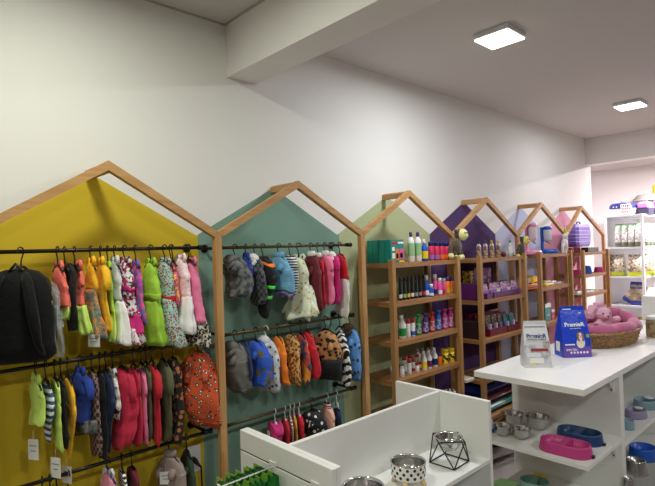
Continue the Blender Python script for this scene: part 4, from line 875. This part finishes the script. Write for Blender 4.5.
# raised white box behind
wb=MB().box(4.66,5.2,.3,1.305,0,H-.46,.002).build('cabinet',WHITEM); 
wb.data.transform(Matrix.Translation((-4.9,-.75,0))); wb.location=(4.9,.75,0); tag(wb,'plain white cabinet standing beyond the treat jar','cabinet')
# wicker basket bed with cushion and plush
bx,by=3.53,1.21; a_,b_=.335,.185
wick=mat('wicker',(176,140,92),.75,pat='noise',c2=(130,98,60),scale=90,bump=.6,bscale=120)
e=empty('wicker_pet_bed',(bx,by,zc),'oval wicker pet bed on the counter behind the blue bag','pet bed',None,-.02)
n=72; rows=9
bs=MB().lathe([(.86,0.002),(.90,.02),(.98,.06),(1.0,.085)],n=n,cap1=False).move(Matrix.Diagonal((a_,b_,1,1))).build('basket_wall',wick,e)
for k in range(rows):
    zz_=.006+.0095*k; s=.87+.14*(zz_/.085); ring=[]
    for i in range(n):
        t=2*PI*i/n; w_=.0045*math.cos(18*t+PI*(k%2)); ring.append(((a_*s+w_)*math.cos(t),(b_*s+w_)*math.sin(t),zz_))
    MB().tube(ring,.0055,6,closed=True).build('woven_strand',wick,e)
MB().tube([(a_*1.03*math.cos(2*PI*i/n),b_*1.03*math.sin(2*PI*i/n),.088+.003*math.sin(24*PI*i/n*2)) for i in range(n)],.009,8,closed=True).build('basket_rim',wick,e)
pk=mat('dusty_pink_velour',(178,92,126),.9,sheen=.2,bump=.25,bscale=40)
ring=[];rs=[]
for i in range(n):
    t=2*PI*i/n; lift=.098+.05*max(0,math.sin(t-.75+PI*.55))**1.2; bul=.034+.011*abs(math.sin(t*4.5+.4))**.6
    ring.append((a_*.87*math.cos(t),b_*.82*math.sin(t),lift)); rs.append(bul)
cu=MB().tube(ring+[ring[0]],rs+[rs[0]],14); cu.build('bolster',pk,e)
MB().lathe([(.5,.05),(.75,.07),(.78,.085),(.6,.1),(.2,.085)],n=40).move(Matrix.Diagonal((a_,b_,1,1))).build('inner_cushion',pk,e)
# pink plush rabbit
px_,py_=bx-.055,by+.0
pb_=onY(597,316,by)
e=empty('plush_rabbit',(pb_.x,by-.03,zc+.095),'pale pink plush rabbit slumped in the wicker bed','plush toy',None,-.62)
pkf=mat('pale_pink_plush',(228,172,192),.95,sheen=.3,bump=1.,bscale=120)
m=MB(); m.ball((0,0,.028),.05,sq=(1.05,.85,.8)); m.ball((-.005,-.015,.098),.05,sq=(1,.9,.88)); m.ball((-.012,-.055,.088),.02)
m.tube([(-.025,.0,.135),(-.065,-.005,.14),(-.085,-.01,.10),(-.085,-.012,.07)],[.018,.024,.026,.02],10)
m.tube([(.015,0,.135),(-.012,-.002,.158),(-.05,-.004,.155)],[.018,.024,.018],10)
m.tube([(.03,-.01,.05),(.07,-.02,.06),(.095,-.025,.066)],[.02,.02,.018],10)
m.tube([(-.03,-.02,.05),(-.065,-.04,.03)],[.02,.019],10); m.tube([(.02,-.03,.02),(.05,-.07,.012)],[.022,.02],10); m.tube([(-.02,-.03,.02),(-.03,-.08,.012)],[.022,.02],10)
o=m.build('plush_body',pkf,e); remesh(o,.005,.006); e.scale=(1.04,1.04,.98)
MB().ball((-.014,-.075,.094),.006,8,6).build('nose',mat('rose_thread',(150,60,80),.7),e)
for dx in(-.032,.012): MB().ball((dx,-.056,.108),.0045,8,6).build('eye',BLK,e)
MB().tube([(-.014,-.075,.088),(-.014,-.074,.078)],.0015,6).build('mouth_stitch',MC['rose_thread'],e)
# ---------------------------------------------------------------- bowls on the end shelf
for (u,v,w_,nm) in((512.5,413,11.5,'back left steel bowl on the end shelf'),(537.5,416,12.8,'largest steel bowl, back right of the four'),(502.5,425,9.3,'small steel bowl nearest the display stand'),(521,428,10.2,'front steel bowl beside the double bowls')):
    hb=.065 if w_>11 else .05; p=onZ(u,v,zsA+hb); r=w_/ppm(p.x,p.y)/1.06; steel_bowl(p.x,p.y,zsA,r,hb,nm,'steel bowls on the end shelf')
def double_bowl(ua,va,ub,vb,zz,m,label,wd=.062,h=.05):
    A=onZ(ua,va,zz+h); B_=onZ(ub,vb,zz+h); c=(A+B_)/2; L_=(B_-A).length/2; rz=math.atan2(B_.y-A.y,B_.x-A.x)
    e=empty('double_bowl',(c.x,c.y,zz),label,'double bowl',None,rz)
    def st(L2,w2,z_,n=12):
        pts=[]
        for i in range(n+1): t=-PI/2+PI*i/n; pts.append((L2-w2+w2*math.cos(t),w2*math.sin(t),z_))
        for i in range(n+1): t=PI/2+PI*i/n; pts.append((-(L2-w2)+w2*math.cos(t),w2*math.sin(t),z_))
        return pts
    MB().loft([st(L_*1.06,wd*1.08,0),st(L_*1.05,wd*1.07,.008),st(L_,wd,h-.006),st(L_*.985,wd*.97,h),st(L_*.93,wd*.88,h),st(L_*.92,wd*.85,h-.006),st(L_*.87,wd*.7,.018),st(L_*.7,wd*.4,.014)],True).build('tray_shell',m,e)
    MB().loft([[(-.016,y_,z_) for y_,z_ in((-wd*.9,0.012),(wd*.9,.012),(wd*.9,h-.001),(-wd*.9,h-.001))],[(.016,y_,z_) for y_,z_ in((-wd*.9,0.012),(wd*.9,.012),(wd*.9,h-.001),(-wd*.9,h-.001))]]).build('bridge',m,e)
    MB().box(L_*1.02,L_*1.02+.012,-.012,.012,.0,.012,.002).build('rubber_foot',BLK,e)
double_bowl(541,435.5,591,447,zsA,mat('magenta_plastic',(190,60,128),.35),'magenta plastic double bowl on the end shelf')
double_bowl(558,425.5,602,435,zsA,mat('navy_plastic',(28,62,110),.35),'navy plastic double bowl behind the magenta one')
double_bowl(520,477,549,483,zsB,mat('sage_plastic',(130,176,164),.35),'sage green double bowl on the lower end shelf',h=.05)
# lower end shelf pieces
p=onZ(504,484,zsB+.02); carton(p.x-.06,p.x+.06,p.y-.05,p.y+.05,zsB+.001,.02,C['lgreen'],'flat pale green packet with yellow print on the lower end shelf','packet',face=[(C['yellow'],.2,.8,.2,.8)])
p=onZ(538,477,zsB+.02); carton(p.x-.05,p.x+.05,p.y-.03,p.y+.04,zsB+.001,.02,C['yellow'],'flat yellow packet behind the sage double bowl','packet')
# rawhide stick and toy packet beside the stand
A=onZ(492,424,zsA+.02); B_=onZ(502,418,zsA+.02); A.x=max(A.x,2.36); B_.x=max(B_.x,2.4); c=(A+B_)/2
e=empty('chew_stick',(c.x,c.y,zsA),'brown chew stick beside the small steel bowls','chew')
MB().tube([tuple(A-c+Vector((0,0,.012))),(0,0,.013),tuple(B_-c+Vector((0,0,.012)))],[.012,.011,.012],10).build('stick',mat('rawhide',(150,100,64),.7,bump=.4),e)
p=onZ(494,417,zsA+.0); e=empty('toy_packet',(2.40,1.395,zsA),'small white packet with red and blue print behind the chew stick','packet')
MB().loft([[(-.03,-.012,0),(.03,-.012,0),(.03,.012,0),(-.03,.012,0)],[(-.028,-.014,.04),(.028,-.014,.04),(.028,.01,.04),(-.028,.01,.04)],[(-.01,-.002,.095),(.008,-.002,.095),(.008,.001,.095),(-.01,.001,.095)]]).build('pouch',C['white'],e)
MB().box(-.015,.02,-.0165,-.0145,.01,.028).build('blue_print',C['blue'],e); MB().box(-.025,-.008,-.0165,-.0145,.028,.038).build('red_print',C['red'],e)
# cubby goods
def slope_bowl(u,v,w_,zz,m,label,h=.05,sx=1.25,rz=-.3,liner=None,group=None):
    p=onZ(u,v,zz+h*.5); r=w_/2/ppm(p.x,p.y)/sx
    e=empty('pet_feeder_bowl',(p.x,p.y,zz),label,'bowl',group,rz)
    MB().lathe([(r,0),(r*1.02,.008),(r*.96,h*.9),(r*.92,h),(r*.84,h),(r*.78,h*.5),(r*.4,h*.35)],n=32,sx=sx).build('bowl_shell',m,e)
    if liner: MB().lathe([(r*.42,0),(r*.42,.006)],c=(r*.5,0,h),n=20).build('liner_disc',liner,e)
    return e
tg=mat('blue_grey_plastic',(130,160,172),.4); ll=mat('lilac_grey_plastic',(150,140,172),.4); st2=mat('brushed_steel',(186,186,184),.25,1)
WL=C['white']
def at_z(u,v,zz): return onZ(u,v,zz)
slope_bowl(646,403,30,zcu,tg,'blue grey feeder bowl with pale disc on the upper cubby shelf',.05,liner=WL)
slope_bowl(636,413,26,zcu,ll,'lilac grey feeder bowl on the upper cubby shelf',.045,liner=WL)
slope_bowl(627.5,424,14,zcu,tg,'small blue grey feeder bowl at the shelf corner',.05,sx=1.0,liner=None)
for k,(u,v) in enumerate(((630,404),(637,400))):
    p=onZ(u,v,zcu); e=empty('water_bottle',(p.x,1.33,zcu),'clear bottle standing at the back of the cubby, %s one'%['left','right'][k],'bottle','clear bottles in the cubby')
    MB().lathe([(.02,0),(.022,.01),(.022,.09),(.012,.12),(.008,.14)],n=18).build('bottle_body',mat('clear_pet',(190,200,200),.1,alpha=.45),e); MB().lathe([(.009,.141),(.009,.16)],n=12).build('cap',C['white'],e)
slope_bowl(643,452,31,zcl,mat('bright_blue_plastic',(30,90,190),.3),'large bright blue bowl on the lower cubby shelf',.065,sx=1.1)
def heavy(u,v,w_,zz,label,h=.07):
    p=onZ(u,v,zz+h/2); r=w_/2/ppm(p.x,p.y)
    e=empty('heavy_steel_bowl',(p.x,p.y,zz),label,'bowl'); MB().lathe([(r*1.02,0),(r,.006),(r*.84,h*.95),(r*.82,h),(r*.76,h),(r*.7,h*.6),(r*.45,h*.3)],n=36).build('bowl_shell',st2,e)
heavy(636,466,24,zcl,'brushed steel weighted bowl before the bright blue bowl')
heavy(629,483,14,zcl,'small brushed steel bowl at the very corner of the lower cubby',.05)
# ---------------------------------------------------------------- alcove shelving
SX=7.0; wmtl=mat('white_steel_shelving',(206,207,210),.4)
e_=empty('metal_shelving',(SX,2.1,0),'white steel shelving in the alcove with bagged food','shelving'); T=Matrix.Translation((-SX,-2.1,0))
sy0,sy1=1.915,2.345; ex=1.5
for (x_,y_) in((SX,sy0),(SX,sy1-.03),(SX+ex-.03,sy0),(SX+ex-.03,sy1-.03)): gb('upright',x_,x_+.03,y_,y_+.03,0,H+.315,wmtl,0)
ZS=[.312,-.088,-.455,-.815,-1.2]
for z_ in ZS: gb('shelf',SX-.002,SX+ex,sy0-.002,sy1+.002,H+z_-.022,H+z_,wmtl,.001)
gb('back_mesh',SX+.03,SX+ex-.03,sy1-.008,sy1-.004,.1,H+.29,mat('pale_grey_sheet',(196,198,200),.5),0)
fb=mat('clear_food_print',(206,206,196),.35,pat='multi',c2=(226,226,224),c3=(110,100,84),scale=16); fb2=mat('lime_food_print',(196,186,150),.35,pat='multi',c2=(130,112,96),c3=(220,220,210),scale=46)
def pillow_bag(x,y,z,w,d,h,m,band,label,group,rz=0,lean=0,bandm2=None):
    e=empty('food_bag',(x,y,z),label,'food bag',group); e.rotation_euler=(lean,0,rz)
    ws=[(0,.9,.7),(.08,1,1),(.5,1,.95),(.8,.97,.6),(1,.93,.08)]
    MB().loft([[(px_*d/2*b,py_*w/2*a,t*h) for px_,py_ in((-1,-.8),(-.7,-1),(.7,-1),(1,-.8),(1,.8),(.7,1),(-.7,1),(-1,.8))] for t,a,b in ws],True).build('pouch',m,e)
    MB().loft([[(px_*d/2*b*1.03,py_*w/2*a*1.03,t*h) for px_,py_ in((-1,-.8),(-.7,-1),(.7,-1),(1,-.8),(1,.8),(.7,1),(-.7,1),(-1,.8))] for t,a,b in((0.01,.9,.75),(.08,1,1),(.2,1,.99))],True,False,False).build('base_band',band,e)
    if bandm2: MB().loft([[(px_*d/2*b*1.03,py_*w/2*a*1.03,t*h) for px_,py_ in((-1,-.8),(-.7,-1),(.7,-1),(1,-.8),(1,.8),(.7,1),(-.7,1),(-1,.8))] for t,a,b in((.72,.98,.72),(.88,.97,.38),(1,.94,.1))],True,False,False).build('top_band',bandm2,e)
zz=H+ZS[1]
whp=mat('white_food_print',(228,228,224),.35,pat='noise',c2=(150,150,140),scale=40)
for k in range(7):
    if k<4: x_,y_=SX+.09,sy1-.14-.075*k
    else: x_,y_=SX+.22+.16*(k-4),sy0+.07
    pillow_bag(x_,y_,zz,.075 if k<4 else .14,.14 if k<4 else .1,.29,whp,mat('grey_green_band',(110,120,96),.4),'white bagged food with green top on the second alcove shelf, %s from the left'%['first','second','third','fourth','fifth','sixth','seventh'][k],'white bags on the second alcove shelf',0,0,mat('pale_green_top',(150,190,150),.4))
zz=H+ZS[2]
for k,(x_,y_) in enumerate(((SX+.09,2.24),(SX+.09,2.03),(SX+.3,1.97),(SX+.46,1.97))):
    pillow_bag(x_,y_,zz,.17,.12,.27,fb2,mat('lime_band',(190,204,40),.4),'brown and lime bagged food on the third alcove shelf, %s from the left'%['first','second','third','fourth'][k],'lime bags on the third alcove shelf',.1,0)
zz=H+ZS[3]; nb=mat('navy_band',(44,50,140),.4); kib=mat('kibble_print',(150,130,104),.5,pat='multi',c2=(120,104,86),c3=(170,160,140),scale=30)
pillow_bag(SX+.09,2.02,zz,.16,.1,.29,kib,nb,'upright navy banded food bag on the fourth alcove shelf',None,0,0,nb)
pillow_bag(SX+.09,2.17,zz+.01,.10,.09,.27,kib,nb,'leaning navy banded food bag on the fourth alcove shelf',None,0,-.0,nb)
bpy.data.objects[-1] if 0 else None
o=[o for o in bpy.data.objects if o.get('label','').startswith('leaning navy')][0]; o.rotation_euler=(-.75,0,0); o.rotation_euler=(.72,0,0); o.location=(SX+.09,2.16,zz+.045)
zz=H+ZS[4]
for k in range(3): pillow_bag(SX+.1,2.26-.14*k,zz,.13,.12,.24,mat('yellow_food_print',(190,180,50),.4,pat='noise',c2=(90,80,50),scale=20),mat('dark_band',(60,60,50),.4),'yellow food bag on the lowest visible alcove shelf, %s from the left'%['first','second','third'][k],'yellow bags on the low alcove shelf')
pillow_bag(SX+.4,1.98,H+ZS[3],.2,.14,.2,C['cream'],C['orange'],'cream bag with orange base right of the corner upright',None)
# carriers on top
zt_=H+ZS[0]
def carrier(x,y,z,w,d,h,mt,mb_,label,rz=0,door=True):
    e=empty('pet_carrier',(x,y,z),label,'pet carrier',None,rz)
    def rr2(sx_,sy_,z_,c=.2): return [(d/2*sx_*px_,w/2*sy_*py_,z_) for px_,py_ in((-1,-1+c),(-1+c,-1),(1-c,-1),(1,-1+c),(1,1-c),(1-c,1),(-1+c,1),(-1,1-c))]
    MB().loft([rr2(.88,.88,0),rr2(.93,.93,.02),rr2(1,1,h*.47)]).build('lower_shell',mb_,e)
    MB().loft([rr2(1.03,1.03,h*.47),rr2(1.03,1.03,h*.52)]).build('seam_flange',mb_,e)
    MB().loft([rr2(1,1,h*.52),rr2(.95,.95,h*.8),rr2(.8,.82,h*.96),rr2(.6,.6,h)]).build('upper_shell',mt,e)
    MB().tube([(0,-w*.14,h*.98),(0,-w*.1,h*1.12),(0,w*.1,h*1.12),(0,w*.14,h*.98)],.008,8).build('carry_handle',mt if not door else C['grey'],e)
    if door:
        g=MB()
        for k in range(6): yy=-w*.42+w*.38*k/5; g.tube([(-d/2*1.05,yy,h*.1),(-d/2*1.03,yy,h*.86)],.005,6)
        for k in range(4): zz_=h*(.12+.24*k); g.tube([(-d/2*1.06,-w*.43,zz_),(-d/2*1.05,-w*.03,zz_)],.005,6)
        g.build('wire_door',C['white'],e)
        for dy in(.12,.25): MB().box(-d/2*1.02,-d/2*.9,w*dy,w*(dy+.05),h*.66,h*.72).build('vent',C['white'],e)
carrier(SX+.16,2.165,zt_,.28,.26,.155,C['dblue'],mat('cream_shell',(214,212,204),.4),'blue and cream pet carrier with wire door on top of the alcove shelving')
carrier(SX+.3,1.955,zt_,.13,.3,.16,mat('orchid_shell',(206,120,190),.4),mat('dark_navy_shell',(30,28,60),.4),'pink topped dark pet carrier right of the blue one on the alcove shelving',0,False)
carrier(SX+.72,2.0,zt_,.2,.34,.17,mat('plum_shell',(70,36,80),.4),mat('dark_navy_shell',(30,28,60),.4),'dark plum pet carrier at the right edge on the alcove shelving',0,False)
e=empty('grey_pet_bed',(SX+1.0,2.1,zt_+.0),'round grey pet bed above the dark carriers on the alcove shelving','pet bed'); MB().lathe([(.16,0),(.2,.05),(.19,.24),(.14,.3),(.05,.31)],n=28).build('bed_body',mat('grey_felt',(140,136,132),.9),e); MB().tube([(.2*math.cos(2*PI*i/24),.2*math.sin(2*PI*i/24),.22) for i in range(24)],.012,8,closed=True).build('piping',C['grey'],e)
e=empty('yellow_pet_house',(SX+1.25,1.98,zt_+.32-.32),'tall yellow pet house at the upper right edge','pet house'); MB().box(-.09,.09,-.12,.12,0,.46,.03).build('house_body',mat('mustard_felt',(226,180,40),.9),e); MB().lathe([(.05,0),(.05,.004)],n=20).move(Matrix.Translation((-.092,0,.2))@Matrix.Rotation(PI/2,4,'Y')).build('entrance',BLK,e)
cam=bpy.data.cameras.new('camera'); co=bpy.data.objects.new('camera',cam); col.objects.link(co)
cam.sensor_width=36; cam.lens=36*F/655; cam.sensor_fit='HORIZONTAL'; cam.clip_start=.02
Rm=Matrix((AX,AY,AZ))   # world = Rm @ cam
co.matrix_world=Matrix.Translation((0,0,H))@Rm.to_4x4()
sc=bpy.context.scene; sc.camera=co
w=bpy.data.worlds.new('world'); sc.world=w; w.use_nodes=True; w.node_tree.nodes['Background'].inputs[0].default_value=lin((200,205,215)); w.node_tree.nodes['Background'].inputs[1].default_value=.3
sc.view_settings.view_transform='Standard'; sc.view_settings.look='None'; sc.view_settings.gamma=1; sc.view_settings.exposure=0
try: sc.cycles.max_bounces=8; sc.cycles.diffuse_bounces=5; sc.cycles.caustics_reflective=False; sc.cycles.caustics_refractive=False; sc.cycles.sample_clamp_indirect=4
except Exception: pass
